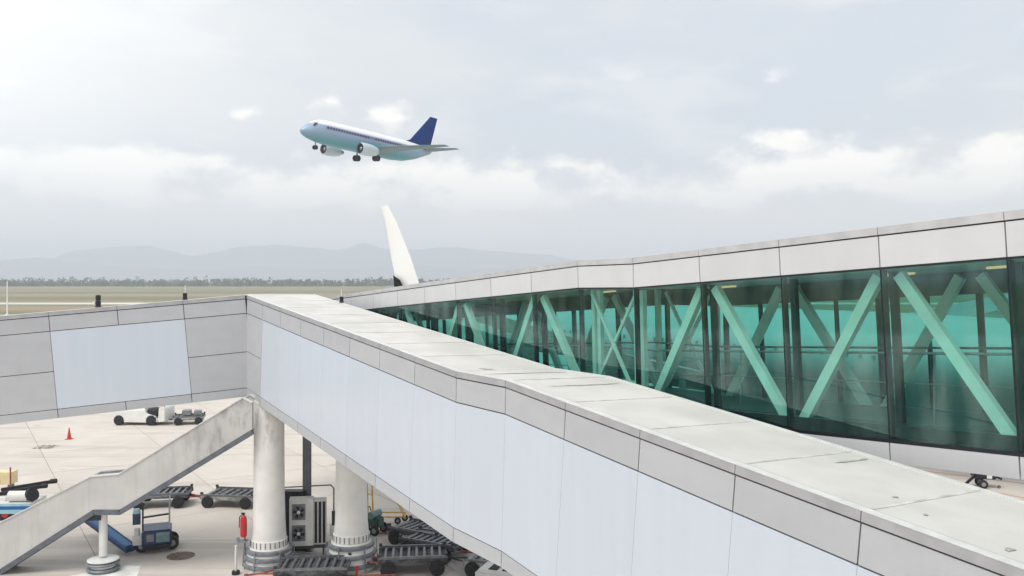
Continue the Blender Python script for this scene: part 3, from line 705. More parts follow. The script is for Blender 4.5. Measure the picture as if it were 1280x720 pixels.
# ================================================================== DOLLIES
def wheel_bm(r, w, n=18):
    b = bm_new()
    add_loft(b, [ring_pts(Vector((0, y, 0)), Vector((1, 0, 0)), Vector((0, 0, 1)), rr_, n) for y, rr_ in ((-w / 2, r * .8), (-w / 2 + .02, r), (w / 2 - .02, r), (w / 2, r * .8))]); return b
def rim_bm(r, w, n=14):
    b = bm_new(); add_cyl(b, (0, -w / 2 - .004, 0), (0, w / 2 + .004, 0), r * .5, n=n); return b
def add_wheels(t, pos, r=.2, w=.12, rim='greymetal'):
    first = None
    for p in pos:
        if first is None:
            first = obj('wheel', wheel_bm(r, w), 'rubber', t, True); obj('rim', rim_bm(r, w), rim, first); first.location = p
        else:
            o = first.copy(); C.objects.link(o); o.parent = t; o.location = p
            for ch in list(first.children):
                d = ch.copy(); C.objects.link(d); d.parent = o
def make_dolly(label, L=3.0, Wd=1.7, deck='deck', bar='faded_red', roller='roller', nro=7, zd=.48, barl=1.3, gate=True):
    t = thing('baggage_dolly', label, 'dolly', group='flat dollies parked on the apron')
    b = bm_new()
    add_box(b, -L / 2, L / 2, -Wd / 2, -Wd / 2 + .09, zd - .14, zd); add_box(b, -L / 2, L / 2, Wd / 2 - .09, Wd / 2, zd - .14, zd)
    for i in range(5):
        x_ = -L / 2 + .06 + i * (L - .12) / 4; add_box(b, x_ - .05, x_ + .05, -Wd / 2 + .091, Wd / 2 - .091, zd - .13, zd - .03)
    add_box(b, -L / 2 + .1, L / 2 - .1, -.08, .08, zd - .28, zd - .131)
    obj('frame', b, deck, t)
    b = bm_new(); add_box(b, -L / 2 + .05, L / 2 - .05, -Wd / 2 + .1, Wd / 2 - .1, zd - .10, zd - .06); obj('deck_plate', b, deck, t)
    fr = None
    for i in range(nro):
        x_ = -L / 2 + .25 + i * (L - .5) / (nro - 1)
        if fr is None:
            b = bm_new(); add_cyl(b, (0, -Wd / 2 + .1, 0), (0, Wd / 2 - .1, 0), .055, n=10); fr = obj('roller', b, roller, t, True); o = fr
        else: o = inst(fr, t)
        o.location = (x_, 0, zd - .005)
    for y_ in (-Wd / 2 + .04, Wd / 2 - .04):
        b = bm_new(); add_box(b, -L / 2 + .02, L / 2 - .02, y_ - .03, y_ + .03, zd + .002, zd + .085); obj('side_guide', b, roller if gate else deck, t)
    cs = None
    for sx_ in (-1, 1):
        for sy_ in (-1, 1):
            if cs is None:
                b = bm_new(); add_box(b, -.05, .05, -.05, .05, 0, .075); cs = obj('corner_stop', b, 'darksteel', t); q = cs
            else: q = inst(cs, t)
            q.location = (sx_ * (L / 2 - .06), sy_ * (Wd / 2 - .05), zd + .086)
    b = bm_new(); add_bar(b, (L / 2, .25, zd - .2), (L / 2 + barl * .6, 0, .30), .05); add_bar(b, (L / 2, -.25, zd - .2), (L / 2 + barl * .6, 0, .30), .05)
    add_bar(b, (L / 2 + barl * .5, 0, .31), (L / 2 + barl, 0, .26), .05); obj('drawbar', b, bar, t)
    b = bm_new(); add_loft(b, [[Vector((L / 2 + barl + .07 + math.cos(a) * r_, math.sin(a) * r_, .26 + z)) for a in [i * math.pi / 6 for i in range(12)]] for r_, z in ((.045, -.02), (.085, -.02), (.085, .02), (.045, .02))], False)
    obj('tow_eye', b, bar, t)
    add_wheels(t, [(sx_ * (L / 2 - .35), sy_ * (Wd / 2 + .02), .25) for sx_ in (-1, 1) for sy_ in (-1, 1)], .25, .15, 'rubber')
    return t
def G2(u, v, dz=0):       # ground point seen at (u, v) in the photograph
    y = EYE * 1100 / (v - 350); return ((u - 640) / 1100 * y, y, dz)
d0 = make_dolly('grey deck dolly showing past the right side of the grey staircase', L=2.3, Wd=1.35, nro=8, barl=.9, zd=.56)
d0.location = G2(203, 631); d0.rotation_euler = (0, 0, R(8))
l2 = make_dolly('light galvanised dolly just left of the white column', deck='decklight', bar='deck', L=2.4, Wd=1.5)
l2.location = G2(293, 630); l2.rotation_euler = (0, 0, R(172))
dup(d0, G2(529, 679), R(-32), 'black roller dolly with striped deck, nearest the yellow stand')
dup(d0, G2(545, 693), R(-28), 'dark dolly in the middle of the stacked row under the bridge')
dup(d0, G2(516, 712), R(186), 'lowest black dolly of the row right of the columns, big tyre at its right')
dup(d0, G2(392, 727), R(184), 'black dolly below the air conditioner between both column bases')
d6 = dup(l2, G2(631, 716), R(160), 'dolly mostly hidden below the bridge with one black tyre showing')
t = thing('tow_tractor', 'white tractor hood poking out under the bridge at the bottom edge', 'tractor', G2(628, 741), R(-20))
b = bm_new(); add_box(b, -.75, .75, -.5, .5, .28, .78); bmesh.ops.bevel(b, geom=b.edges[:], offset=.1, segments=3, affect='EDGES'); obj('hood', b, 'whitepaint', t, True)
for x_ in (-.35, .1):
    b = bm_new(); add_box(b, x_, x_ + .28, -.3, .3, .775, .80); obj('vent', b, 'rubber', t)
b = bm_new(); add_box(b, .76, 1.3, -.45, .45, .3, .62); obj('seat_box', b, 'whitepaint', t)
add_wheels(t, [(-.5, -.5, .25), (-.5, .5, .25), (.9, -.5, .25), (.9, .5, .25)], .25, .16)

# ================================================================== YELLOW STAND, GREEN CART, RED BAR
g = G2(486, 655)
t = thing('maintenance_stand', 'yellow tubular maintenance stand with ladder and wheels behind the right column', 'stand', g, R(4))
b = bm_new(); add_pipe(b, [(-.78, 0, .30), (.62, 0, .26)], .03); add_pipe(b, [(-.7, .7, .30), (.66, .7, .26)], .03)
add_pipe(b, [(-.78, 0, .30), (-.7, .7, .30)], .03); add_pipe(b, [(.62, 0, .26), (.66, .7, .26)], .03); add_pipe(b, [(-.78, 0, .48), (.5, 0, .44)], .022); obj('base_frame', b, 'yellow', t)
for x_ in (-.82, -.62):
    b = bm_new(); add_pipe(b, [(x_, 0, .30), (x_ - .04, 0, 1.62)], .033); obj('upright', b, 'yellow', t)
b = bm_new(); add_pipe(b, [(-.83, 0, 1.2), (-.64, 0, 1.2)], .02); obj('cross_tie', b, 'yellow', t)
for y_ in (0, .35):
    b = bm_new(); add_pipe(b, [(.62, y_, .3), (.0, y_, 1.45)], .022); obj('ladder_rail', b, 'yellow', t)
for i in range(6):
    f_ = .1 + i * .15; b = bm_new(); add_pipe(b, [(.62 - .62 * f_, 0, .3 + 1.15 * f_), (.62 - .62 * f_, .35, .3 + 1.15 * f_)], .016); obj('rung', b, 'yellow', t)
add_wheels(t, [(.35, -.02, .13), (.62, .4, .13), (-.6, .6, .13)], .13, .09)
g = G2(470, 667)
t = thing('service_cart', 'small dark green service cart with black tyre between column and dollies', 'cart', g, R(-30))
b = bm_new(); add_box(b, -.3, .26, -.22, .22, .28, .66); bmesh.ops.bevel(b, geom=b.edges[:], offset=.06, segments=2, affect='EDGES'); obj('body', b, 'green', t, True)
b = bm_new(); add_cyl(b, (-.05, -.28, .74), (-.05, .28, .74), .14, n=16); obj('reel', b, 'teal', t, True)
b = bm_new(); add_pipe(b, [(-.28, -.15, .6), (-.42, -.15, .95), (-.42, .15, .95), (-.28, .15, .6)], .02); obj('handle', b, 'rubber', t)
add_wheels(t, [(.16, -.28, .2), (.16, .28, .2), (-.2, -.28, .14)], .2, .1)
g = G2(487, 668)
t = thing('tow_bar', 'faded red tow bar lying on the concrete right of the green cart', 'tow bar', g, R(2))
b = bm_new(); add_pipe(b, [(-.5, 0, .06), (.65, 0, .06)], .035); obj('bar', b, 'faded_red', t)
b = bm_new(); add_pipe(b, [(-.45, .3, .06), (.3, .3, .06), (.65, .0, .06)], .03); obj('brace', b, 'faded_red', t)
b = bm_new(); add_box(b, .65, .8, -.07, .07, .0, .2); obj('hitch', b, 'red', t)
g = G2(452, 722)
t = thing('tow_bar', 'red tow bar with upright at the foot of the right column', 'tow bar', (g[0], g[1] - .1, 0), R(4))
b = bm_new(); add_pipe(b, [(-.9, 0, .1), (1.1, 0, .1)], .035); obj('bar', b, 'faded_red', t)
b = bm_new(); add_pipe(b, [(-.15, 0, .1), (-.12, 0, .42)], .04); obj('upright', b, 'red', t)

# ================================================================== BELT LOADER, LEFT VEHICLES, TRACTOR, CONE
g = G2(196, 691)
t = thing('belt_loader', 'navy blue belt loader with open cab frame, seen past the stair landing', 'belt loader', g, R(21))
b = bm_new(); add_box(b, -.50, .50, -.02, 1.1, .22, .80); bmesh.ops.bevel(b, geom=b.edges[:], offset=.05, segments=2, affect='EDGES'); obj('body', b, 'navy', t)
b = bm_new(); add_box(b, -.47, .47, -.09, -.022, .14, .30); obj('bumper', b, 'frame', t)
b = bm_new(); add_box(b, -.02, .42, -.05, -.022, .38, .72); obj('grille', b, 'teal', t)
b = bm_new(); add_box(b, -.34, -.1, -.045, -.022, .42, .68); obj('panel', b, 'bumper', t)
for x_ in (-.46, .42):
    b = bm_new(); add_bar(b, (x_, .05, .80), (x_, .12, 1.80), .06); obj('cab_post', b, 'frame' if x_ < 0 else 'greymetal', t)
    b = bm_new(); add_bar(b, (x_, .8, .80), (x_, .8, 1.80), .05); obj('cab_post', b, 'frame', t)
b = bm_new(); add_bar(b, (-.48, .10, 1.27), (.44, .10, 1.33), .06); obj('cross_rail', b, 'frame', t)
b = bm_new(); add_bar(b, (-.48, .12, 1.80), (.46, .12, 1.80), .05); add_bar(b, (-.48, .8, 1.80), (.46, .8, 1.80), .05); add_bar(b, (-.46, .12, 1.80), (-.46, .8, 1.80), .05); add_bar(b, (.43, .12, 1.80), (.43, .8, 1.80), .05); obj('roof_frame', b, 'greymetal', t)
b = bm_new(); add_box(b, -.80, -.50, .1, .6, .3, .62); add_cyl(b, (-.65, .3, .62), (-.65, .3, .85), .10, n=12); obj('hydraulic_unit', b, 'lip', t)
b = bm_new(); add_box(b, -.80, -.54, .15, .5, 1.02, 1.4); obj('seat', b, 'navy', t)
b = bm_new(); add_cyl(b, (-.67, .3, 1.4), (-.67, .3, 1.55), .14, .1, n=14); obj('beacon', b, 'lightblue', t)
add_wheels(t, [(-.5, .25, .24), (.5, .25, .24), (-.5, .85, .24), (.5, .85, .24)], .24, .15)
b = bm_new(); add_bar(b, (-.86, .05, .20), (-2.9, 3.2, 1.05), .34, .20); cv = obj('conveyor', b, 'navy', t)
b = bm_new(); add_bar(b, (-.9, .08, .335), (-2.9, 3.17, 1.165), .26, .03); obj('belt', b, 'blue', cv)
for s_ in (-.18, .18):
    b = bm_new(); add_bar(b, (-.86 + s_ * .84, .05 + s_ * .54, .30), (-2.9 + s_ * .84, 3.2 + s_ * .54, 1.15), .03, .1); obj('side_rail', b, 'blue' if s_ < 0 else 'teal', cv)
g = G2(38, 651)
t = thing('baggage_loader', 'white and blue striped loader with black arms at the left edge', 'loader', g, R(3))
b = bm_new(); add_box(b, -3.2, -.02, 0, 1.4, .28, .70); obj('chassis', b, 'lip', t)
for z0, z1, mm_ in ((.60, .69, 'lightblue'), (.46, .598, 'blue'), (.30, .458, 'lightblue')):
    b = bm_new(); add_box(b, -3.2, .0, -.02, -.002, z0, z1); obj('stripe', b, mm_, t)
b = bm_new(); add_box(b, -3.1, -.45, .1, 1.3, .08, .278); obj('underframe', b, 'navy', t)
b = bm_new(); add_cyl(b, (-1.0, .35, .92), (-.25, .35, .92), .21, n=20); obj('tank', b, 'whitepaint', t, True)
b = bm_new(); add_cyl(b, (-.16, .35, .95), (-.02, .3, 1.02), .27, n=22); obj('hose_reel', b, 'rubber', t, True)
for (a, c) in (((-1.9, .75, .86), (.0, 1.1, 1.14)), ((-1.8, 1.3, .96), (.16, 1.6, 1.22))):
    b = bm_new(); add_bar(b, a, c, .12, .14); ar = obj('arm', b, 'rubber', t)
    b = bm_new(); add_cyl(b, Vector(c) - Vector((.1, 0, .0)), Vector(c) + Vector((.14, 0, .02)), .10, n=12); obj('arm_end', b, 'rubber', ar)
    b = bm_new(); add_bar(b, Vector(a) + Vector((.1, -.1, -.16)), Vector(c) + Vector((-.25, -.1, -.16)), .05, .10); obj('arm_rail', b, 'whitepaint', ar)
b = bm_new(); add_box(b, -2.0, -1.2, .4, 1.3, .702, .84); obj('machine_box', b, 'whitepaint', t)
add_wheels(t, [(-1.0, .08, .26), (-1.0, 1.3, .26), (-2.7, .08, .26), (-2.7, 1.3, .26)], .26, .16, 'red')
g = G2(13, 622)
t = thing('marker_post', 'thin red marker post with yellow and blue box behind the striped loader', 'post', g, 0)
b = bm_new(); add_cyl(b, (0, 0, 0), (0, 0, 1.35), .035, n=8); obj('pole', b, 'faded_red', t)
b = bm_new(); add_box(b, -1.2, -.06, .1, .7, .55, 1.1); obj('box', b, mat('cream_yellow_paint', (.80, .66, .38), .5), t)
b = bm_new(); add_box(b, -1.0, -.55, .05, .098, .65, .9); obj('box_panel', b, 'navy', t)
for x_ in (-1.1, -.2):
    b = bm_new(); add_box(b, x_ - .04, x_ + .04, .2, .6, 0, .549); obj('box_leg', b, 'steelgrey', t)
# white baggage tractor with a trailer behind it
g = G2(176, 532)
t = thing('baggage_tractor', 'low white baggage tractor with black tyres parked below the left bridge', 'tractor', (g[0], g[1], 0), R(-3))
def side_poly(name, pts, y0, y1, m_, bev=.04):
    b = bm_new(); f = [b.verts.new((x_, y0, z)) for x_, z in pts]; k_ = [b.verts.new((x_, y1, z)) for x_, z in pts]
    b.faces.new(f); b.faces.new(k_[::-1]); n = len(pts)
    for i in range(n): b.faces.new((f[i], k_[i], k_[(i + 1) % n], f[(i + 1) % n]))
    bmesh.ops.recalc_face_normals(b, faces=b.faces); bmesh.ops.bevel(b, geom=b.edges[:], offset=bev, segments=2, affect='EDGES')
    return obj(name, b, m_, t)
side_poly('body', [(-1.85, .22), (1.0, .18), (1.0, .62), (.35, .82), (.3, 1.05), (-1.75, .95), (-1.88, .75)], 0, 1.6, 'whitepaint')
side_poly('seat', [(.40, .70), (.40, 1.05), (.85, .95), (1.25, 1.22), (1.32, 1.10), (1.05, .60)], .1, 1.5, 'rubber')
side_poly('steering_console', [(.12, 1.0), (.14, 1.22), (.42, 1.2), (.45, .9)], .25, 1.35, 'greymetal')
side_poly('cab_back', [(1.15, .22), (1.20, 1.18), (1.48, 1.26), (1.62, 1.15), (1.62, .26)], .02, 1.58, 'whitepaint')
side_poly('step', [(.78, .2), (.8, .46), (1.13, .5), (1.13, .22)], .01, .4, 'whitepaint')
b = bm_new(); add_cyl(b, (1.52, .2, 1.2), (1.50, .2, 1.42), .03, n=8); obj('exhaust', b, 'rust', t)
add_wheels(t, [(-1.5, .06, .34), (-1.5, 1.54, .34), (.7, .06, .34), (.7, 1.54, .34)], .34, .24, 'rubber')
t2 = make_dolly('low grey trailer carrying two boxes behind the white baggage tractor', L=2.0, Wd=1.4, deck='decklight', bar='deck', zd=.50, barl=.5); t2['group'] = 'flat dollies parked on the apron'
t2.location = (g[0] + 2.9, g[1] + .9, 0); t2.rotation_euler = (0, 0, R(195))
for x_, w_, lb in ((-.55, .5, 'smaller grey box on the trailer behind the baggage tractor, farther from the cab'), (.15, .6, 'larger grey box on the trailer behind the baggage tractor, nearer the cab')):
    q = Vector((g[0] + 2.9, g[1] + .9, 0)) + Matrix.Rotation(R(195), 3, 'Z') @ Vector((x_, 0, .58))
    cr = thing('crate', lb, 'crate', q, R(195), 'boxes on the trailer')
    b = bm_new(); add_box(b, -w_ / 2, w_ / 2, -.45, .4, .0, w_ * .5); bmesh.ops.bevel(b, geom=b.edges[:], offset=.05, segments=2, affect='EDGES'); obj('body', b, 'greymetal', cr)
    b = bm_new(); add_box(b, -w_ / 2 + .03, w_ / 2 - .03, -.42, .37, w_ * .5 + .002, w_ * .5 + .03); obj('lid', b, 'bumper', cr)
g = G2(86.5, 549)
t = thing('traffic_cone', 'red traffic cone standing alone on the concrete apron', 'cone', g)
b = bm_new(); add_box(b, -.18, .18, -.18, .18, 0, .04); obj('foot', b, 'cone', t)
b = bm_new(); add_lathe(b, [(.13, .04), (.025, .70), (.015, .72)], 16); obj('body', b, 'cone', t, True)
# small black cart seen through the gap between the two bridges
g = G2(1231, 609)
t = thing('equipment_cart', 'small black cart on the ground in the gap between the two bridges', 'cart', g, R(-12))
b = bm_new(); add_box(b, -.55, .45, -.3, .3, .42, .70); bmesh.ops.bevel(b, geom=b.edges[:], offset=.06, segments=2, affect='EDGES'); obj('body', b, 'frame', t)
b = bm_new(); add_box(b, .0, .22, -.32, -.302, .47, .62); obj('plate', b, 'whitepaint', t)
b = bm_new(); add_bar(b, (-.5, 0, .62), (-.62, 0, .86), .12, .06); obj('handle', b, 'frame', t)
b = bm_new(); add_bar(b, (-.5, -.1, .5), (-.85, -.15, .16), .10); obj('drawbar', b, 'frame', t)
b = bm_new(); add_bar(b, (.45, 0, .52), (.72, 0, .42), .14, .1); add_bar(b, (.68, 0, .42), (.68, 0, .06), .08); obj('jockey_stand', b, 'frame', t)
add_wheels(t, [(-.15, -.32, .2), (-.15, .32, .2)], .2, .12); add_wheels(t, [(.58, -.1, .07), (-.82, -.15, .12)], .07, .06)

# ================================================================== APRON MARKINGS
def sheet(name, pts, m_, z=.006, **kw):
    b = bm_new(); b.faces.new([b.verts.new((p[0], p[1], z)) for p in pts]); return obj(name, b, m_, **kw)
sheet('road_markings', [G2(40, 729), G2(156, 706.5), G2(176, 707.5), G2(168, 729)], 'road_white', kind='structure')
sheet('road_markings', [G2(556, 703), G2(563, 702), G2(596, 727), G2(587, 727)], 'road_white', kind='structure')
for a_, b_, w_ in (((1150, 577), (1300, 590), .2), ((1150, 588), (1300, 607), .14), ((1160, 600), (1300, 626), .14)):
    p, q = Vector(G2(*a_)), Vector(G2(*b_)); s_ = (q - p).cross(Vector((0, 0, 1))).normalized() * w_ / 2
    sheet('road_markings', [p - s_, q - s_, q + s_, p + s_], mat('faded_orange_line', (.50, .30, .22), .8, 0, .15, 1), kind='structure')
t = thing('drain_cover', 'oval-looking rusty round drain cover right of the navy belt loader', 'drain cover', G2(226, 695))
b = bm_new(); add_cyl(b, (0, 0, 0), (0, 0, .012), .42, n=28); obj('lid', b, 'rust', t)
b = bm_new(); add_lathe(b, [(.425, .0), (.47, 0), (.47, .016), (.425, .016)], 28); obj('ring', b, 'rust', t)
cu_ = bpy.data.curves.new('stand_number', 'FONT'); cu_.body = 'CAD/861'; cu_.size = 1.0; cu_.extrude = .0
tmp = bpy.data.objects.new('tmp', cu_); C.objects.link(tmp); bpy.context.view_layer.update()
dg = bpy.context.evaluated_depsgraph_get(); me = bpy.data.meshes.new_from_object(tmp.evaluated_get(dg)); bpy.data.objects.remove(tmp)
me.materials.clear(); me.materials.append(M['inkwear'])
o = bpy.data.objects.new('stand_number', me); C.objects.link(o); g = G2(38.5, 561); wd = max(v.co.x for v in me.vertices)
o.location = (g[0], g[1], .007); s_ = (24.5 / 1100 * g[1]) / wd; o.scale = (s_, 1.7, 1); o.rotation_euler = (0, 0, 0); o['kind'] = 'structure'

# ================================================================== AIRCRAFT
def fuselage(b, secs, n=28):
    add_loft(b, [[Vector((x_, math.cos(2 * math.pi * i / n) * ry, zc + math.sin(2 * math.pi * i / n) * rz)) for i in range(n)] for x_, zc, ry, rz in secs])
def aero(c, th, n=7):        # closed airfoil loop in (x back from LE, z)
    up = [(c * (1 - math.cos(math.pi * i / n)) / 2, 0) for i in range(n + 1)]
    f = lambda x_: th * c * 5 * (.2969 * math.sqrt(max(x_ / c, 0)) - .126 * (x_ / c) - .3516 * (x_ / c) ** 2 + .2843 * (x_ / c) ** 3 - .1015 * (x_ / c) ** 4)
    return [(x_, f(x_)) for x_, _ in up[::-1]] + [(x_, -f(x_)) for x_, _ in up[1:-1]]
def wing(b, st, vertical=False):   # stations: (xLE, span, z, chord, thickness)
    rings = []
    for (xl, sp_, z, c, th) in st:
        rings.append([Vector((xl - a, sp_, z + h)) if not vertical else Vector((xl - a, h, z)) for a, h in aero(c, th)])
    add_loft(b, rings)
# --- departing twin-jet (x forward, y to port, origin mid fuselage)
t = thing('passenger_jet', 'white twin-engine passenger jet with blue tail climbing in the sky, wheels down', 'airplane', (-25.97, 157.16, EYE + 24.53))
t.rotation_euler = (-.0833, -.0551, -2.2418)
b = bm_new(); FX = lambda v: v if v < 6 else 6 + (v - 6) * .86
b = bm_new(); fuselage(b, [(FX(a), z, ry * 1.04, rz * 1.05) for a, z, ry, rz in [(16.0, -.55, .05, .05), (15.7, -.52, .42, .40), (15.1, -.44, .82, .78), (14.2, -.28, 1.2, 1.2), (13.3, -.1, 1.48, 1.52), (12, .0, 1.72, 1.82), (10, .02, 1.86, 1.96), (7, 0, 1.88, 2.0), (-6, 0, 1.88, 2.0), (-9, .12, 1.78, 1.86), (-12, .45, 1.35, 1.42), (-14.5, .85, .8, .88), (-16, 1.05, .4, .48), (-16.5, 1.1, .15, .2)]], 36)
obj('fuselage', b, 'livery_shaded', t, True)
for s_ in (-1, 1):
    b = bm_new(); wing(b, [(3.6, s_ * 1.2, -1.35, 7.6, .14), (.6, s_ * 5.2, -.85, 4.6, .12), (-4.6, s_ * 14.4, .25, 1.7, .10)]); obj('wing', b, 'liner_belly' if False else mat('jet_wing_grey', (.13, .21, .23), .45) if s_ < 0 else bpy.data.materials['jet_wing_grey'], t, True)
    b = bm_new(); wing(b, [(-12.6, s_ * .5, 1.15, 3.9, .10), (-16.2, s_ * 6.35, 1.75, 1.4, .09)]); obj('tailplane', b, bpy.data.materials['jet_wing_grey'], t, True)
    b = bm_new(); e = []
    for x_, r_ in ((5.6, .88), (5.35, 1.02), (4.4, 1.08), (3.0, .98), (1.9, .72)): e.append(ring_pts(Vector((x_, s_ * 4.83, -2.0)), Vector((0, 1, 0)), Vector((0, 0, 1)), r_, 24))
    add_loft(b, e, False); en = obj('engine', b, 'nacelle', t, True)
    b = bm_new(); add_cyl(b, (5.35, s_ * 4.83, -2.0), (5.2, s_ * 4.83, -2.0), .90, n=24); obj('intake', b, 'frame', en)
    b = bm_new(); add_cyl(b, (5.6, s_ * 4.83, -2.0), (5.34, s_ * 4.83, -2.0), .05, .3, n=16); obj('spinner', b, 'greymetal', en)
    b = bm_new(); add_cyl(b, (1.95, s_ * 4.83, -2.0), (1.1, s_ * 4.83, -1.95), .55, .3, n=18); obj('exhaust_cone', b, 'greymetal', en)
    b = bm_new(); add_hexa(b, [Vector((4.6, s_ * 4.83 - .12, -1.2)), Vector((1.5, s_ * 4.83 - .12, -1.3)), Vector((1.5, s_ * 4.83 + .12, -1.3)), Vector((4.6, s_ * 4.83 + .12, -1.2)),
                               Vector((3.2, s_ * 4.83 - .12, -.82)), Vector((.4, s_ * 4.83 - .12, -.75)), Vector((.4, s_ * 4.83 + .12, -.75)), Vector((3.2, s_ * 4.83 + .12, -.82))]); obj('pylon', b, 'livery_shaded', t)
    b = bm_new(); add_cyl(b, (-.3, s_ * 2.6, -1.0), (-.3, s_ * 2.6, -2.7), .14, n=10); gr = obj('landing_gear', b, 'greymetal', t)
    for dy in (-.32, .32):
        b = bm_new(); add_cyl(b, (-.3, s_ * 2.6 + dy - .18, -2.75), (-.3, s_ * 2.6 + dy + .18, -2.75), .56, n=20); obj('wheel', b, 'rubber', gr, True)
b = bm_new(); add_cyl(b, (11.2, 0, -1.4), (11.2, 0, -2.75), .10, n=10); gr = obj('landing_gear', b, 'greymetal', t)
for dy in (-.2, .2):
    b = bm_new(); add_cyl(b, (11.2, dy - .12, -2.8), (11.2, dy + .12, -2.8), .38, n=18); obj('wheel', b, 'rubber', gr, True)
b = bm_new(); wing(b, [(-8.4, 0, 1.7, 7.2, .05), (-10.6, 0, 2.5, 5.6, .07), (-15.3, 0, 7.7, 2.0, .09)], True); obj('tail_fin', b, 'finblue', t, True)
b = bm_new()
for i in range(34):
    if i in (16, 17): continue
    x_ = 10.4 - i * .60
    for s_ in (-1, 1): add_box(b, x_ - .14, x_ + .14, s_ * 1.90 - .045, s_ * 1.90 + .045, .48, .80)
obj('cabin_windows', b, 'frame', t, kind='stuff')
b = bm_new()
for s_ in (-1, 1): add_box(b, -8.0, 10.7, s_ * 1.91 - .022, s_ * 1.91 + .022, .40, .88)
obj('window_stripe', b, 'stripe', t)
b = bm_new()
for a0, a1 in ((-1.25, -.75), (-.68, -.06), (.06, .68), (.75, 1.25)):
    P_ = []
    for a, x_, z in ((a0, 14.55, .42), (a1, 14.55, .42), (a1, 13.75, 1.12), (a0, 13.75, 1.12)):
        rr_ = 1.16 if z < .8 else 1.22
        P_.append(Vector((FX(x_) + .05 - .50 * abs(a), math.sin(a) * rr_ * 1.16, z + .08)))
    b.faces.new([b.verts.new(v) for v in P_])
bmesh.ops.solidify(b, geom=b.faces, thickness=.05); obj('cockpit_windows', b, 'frame', t)
# --- parked wide-body behind the glazed bridge
AX, AY = 12.4, 58.6
t = thing('parked_airliner', 'large white parked airliner behind the glass bridge, its pale winglet rising above the roof', 'airplane', (AX, AY, 0), math.atan2(.8436, -.5369))
# local x forward (away from the camera, left), y to port (towards the left of the picture)
Zc = 5.2
b = bm_new(); fuselage(b, [(27.5, Zc - .7, .1, .1), (27, Zc - .6, .8, .8), (25.5, Zc - .4, 1.6, 1.6), (23, Zc - .15, 2.3, 2.35), (19.5, Zc, 2.75, 2.8), (-14, Zc, 2.75, 2.8), (-20, Zc + .3, 2.3, 2.4), (-27, Zc + 1.2, 1.2, 1.4), (-32, Zc + 1.9, .3, .4)], 40)
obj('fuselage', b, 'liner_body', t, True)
for s_ in (1, -1):
    b = bm_new(); wing(b, [(6, s_ * 2.0, Zc - 1.5, 10.5, .12), (1.0, s_ * 10, Zc + .2, 6.6, .11), (-9.5, s_ * 27, EYE - .35, 2.6, .10)])
    wg = obj('wing', b, 'liner_belly', t, True)
    b = bm_new(); e = [ring_pts(Vector((x_, s_ * 9.2, 2.6)), Vector((0, 1, 0)), Vector((0, 0, 1)), r_, 28) for x_, r_ in ((7.8, 1.35), (7.5, 1.55), (6, 1.65), (3.8, 1.45), (2.2, 1.0))]
    add_loft(b, e, False); en = obj('engine', b, 'liner', t, True)
    b = bm_new(); add_cyl(b, (7.3, s_ * 9.2, 2.6), (7.1, s_ * 9.2, 2.6), 1.4, n=24); obj('intake', b, 'frame', en)
    b = bm_new(); add_box(b, 1.8, 5.5, s_ * 9.2 - .2, s_ * 9.2 + .2, 3.9, 4.9); obj('pylon', b, 'liner', t)
    b = bm_new(); add_cyl(b, (-3, s_ * 4.2, .9), (-3, s_ * 4.2, 4), .25, n=12); gr = obj('landing_gear', b, 'greymetal', t)
    for dx in (-.75, .75):
        for dy in (-.5, .5):
            b = bm_new(); add_cyl(b, (-3 + dx, s_ * 4.2 + dy - .2, .62), (-3 + dx, s_ * 4.2 + dy + .2, .62), .62, n=18); obj('wheel', b, 'rubber', gr, True)
b = bm_new(); add_cyl(b, (20, 0, .5), (20, 0, 3), .18, n=12); gr = obj('landing_gear', b, 'greymetal', t)
for dy in (-.35, .35):
    b = bm_new(); add_cyl(b, (20, dy - .18, .5), (20, dy + .18, .5), .5, n=18); obj('wheel', b, 'rubber', gr, True)
wins = bm_new()
for i in range(46):
    x_ = 20 - i * .78
    for s_ in (-1, 1): add_box(wins, x_ - .08, x_ + .08, s_ * 2.69 - .04, s_ * 2.69 + .04, Zc + .5, Zc + .70)
obj('cabin_windows', wins, 'teal', t, kind='stuff')
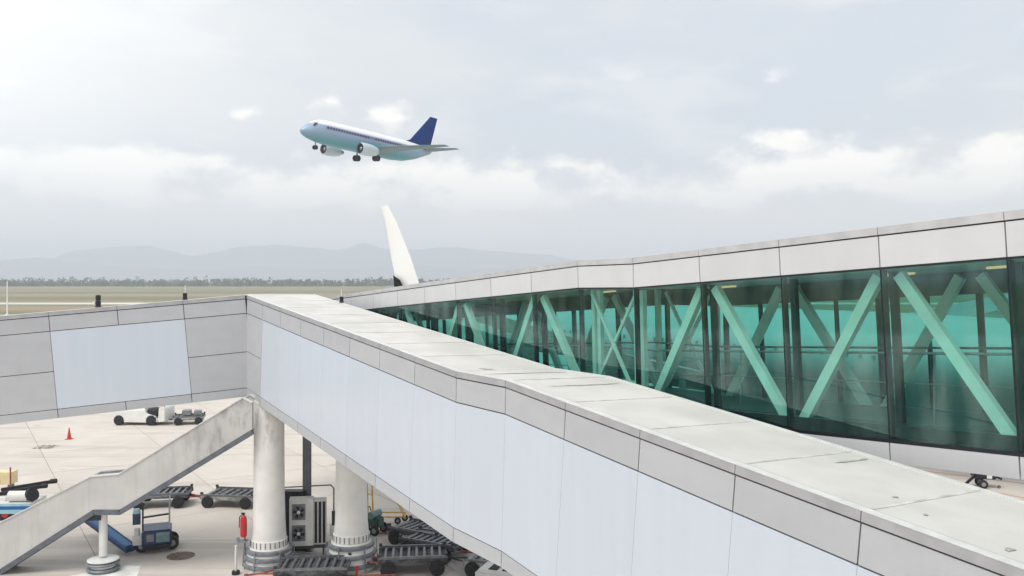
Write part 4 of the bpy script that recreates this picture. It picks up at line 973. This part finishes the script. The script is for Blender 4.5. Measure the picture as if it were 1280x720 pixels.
# winglet at the port tip: world corner points -> local
rzP = t.rotation_euler[2]; inv = Matrix.Rotation(-rzP, 3, 'Z')
DW = 34.2
def loc(u, v, D): return inv @ (px(u, v, D) - Vector((AX, AY, 0)))
lead = [loc(499, 372, DW), loc(489, 322, DW + .1), (loc(481, 275, DW + .2)), loc(475.7, 258.5, DW + .3)]
trail = [loc(530, 372, DW - .9), loc(513.5, 322, DW - .6), loc(495.5, 277, DW - .3), loc(484.5, 256.5, DW)]
b = bm_new(); rings = []
for L_, T_ in zip(lead, trail):
    ch = T_ - L_; nn = ch.cross(Vector((0, 0, 1))).normalized(); c = ch.length
    rings.append([L_ + ch * (a / c) + nn * h for a, h in aero(c, .10)])
add_loft(b, rings); obj('winglet', b, 'tip', t, True)
b = bm_new(); L0, L1, L2_ = loc(491.5, 344, DW - .1), loc(494.5, 356, DW - .1), loc(505, 356.5, DW - .6)
for q in (L0, L1, L2_): pass
f = [b.verts.new(q) for q in (L0, loc(493, 362, DW - .1), loc(506, 362, DW - .7), loc(500, 350, DW - .4))]; b.faces.new(f); bmesh.ops.solidify(b, geom=b.faces, thickness=.12); obj('winglet_root_fairing', b, 'frame', t)
b = bm_new(); wing(b, [(-19, 0, Zc + 1.6, 10, .06), (-28, 0, 13.5, 4.0, .08)], True); obj('tail_fin', b, 'liner', t, True)
for s_ in (-1, 1):
    b = bm_new(); wing(b, [(-24, s_ * .8, Zc + 1.6, 5.5, .1), (-30, s_ * 9, Zc + 2.4, 2.0, .09)]); obj('tailplane', b, 'liner', t, True)

# ================================================================== HAZE
bm = bm_new(); add_box(bm, -9600, 9600, -650, 9900, -1.1, 400)
hm = bpy.data.materials.new('haze'); hm.use_nodes = True; t_ = hm.node_tree; t_.nodes.clear()
pv = t_.nodes.new('ShaderNodeVolumePrincipled'); pv.inputs['Color'].default_value = (.82, .885, 1.0, 1); pv.inputs['Density'].default_value = .00030
om = t_.nodes.new('ShaderNodeOutputMaterial'); t_.links.new(pv.outputs[0], om.inputs['Volume'])
obj('haze', bm, hm, kind='stuff')
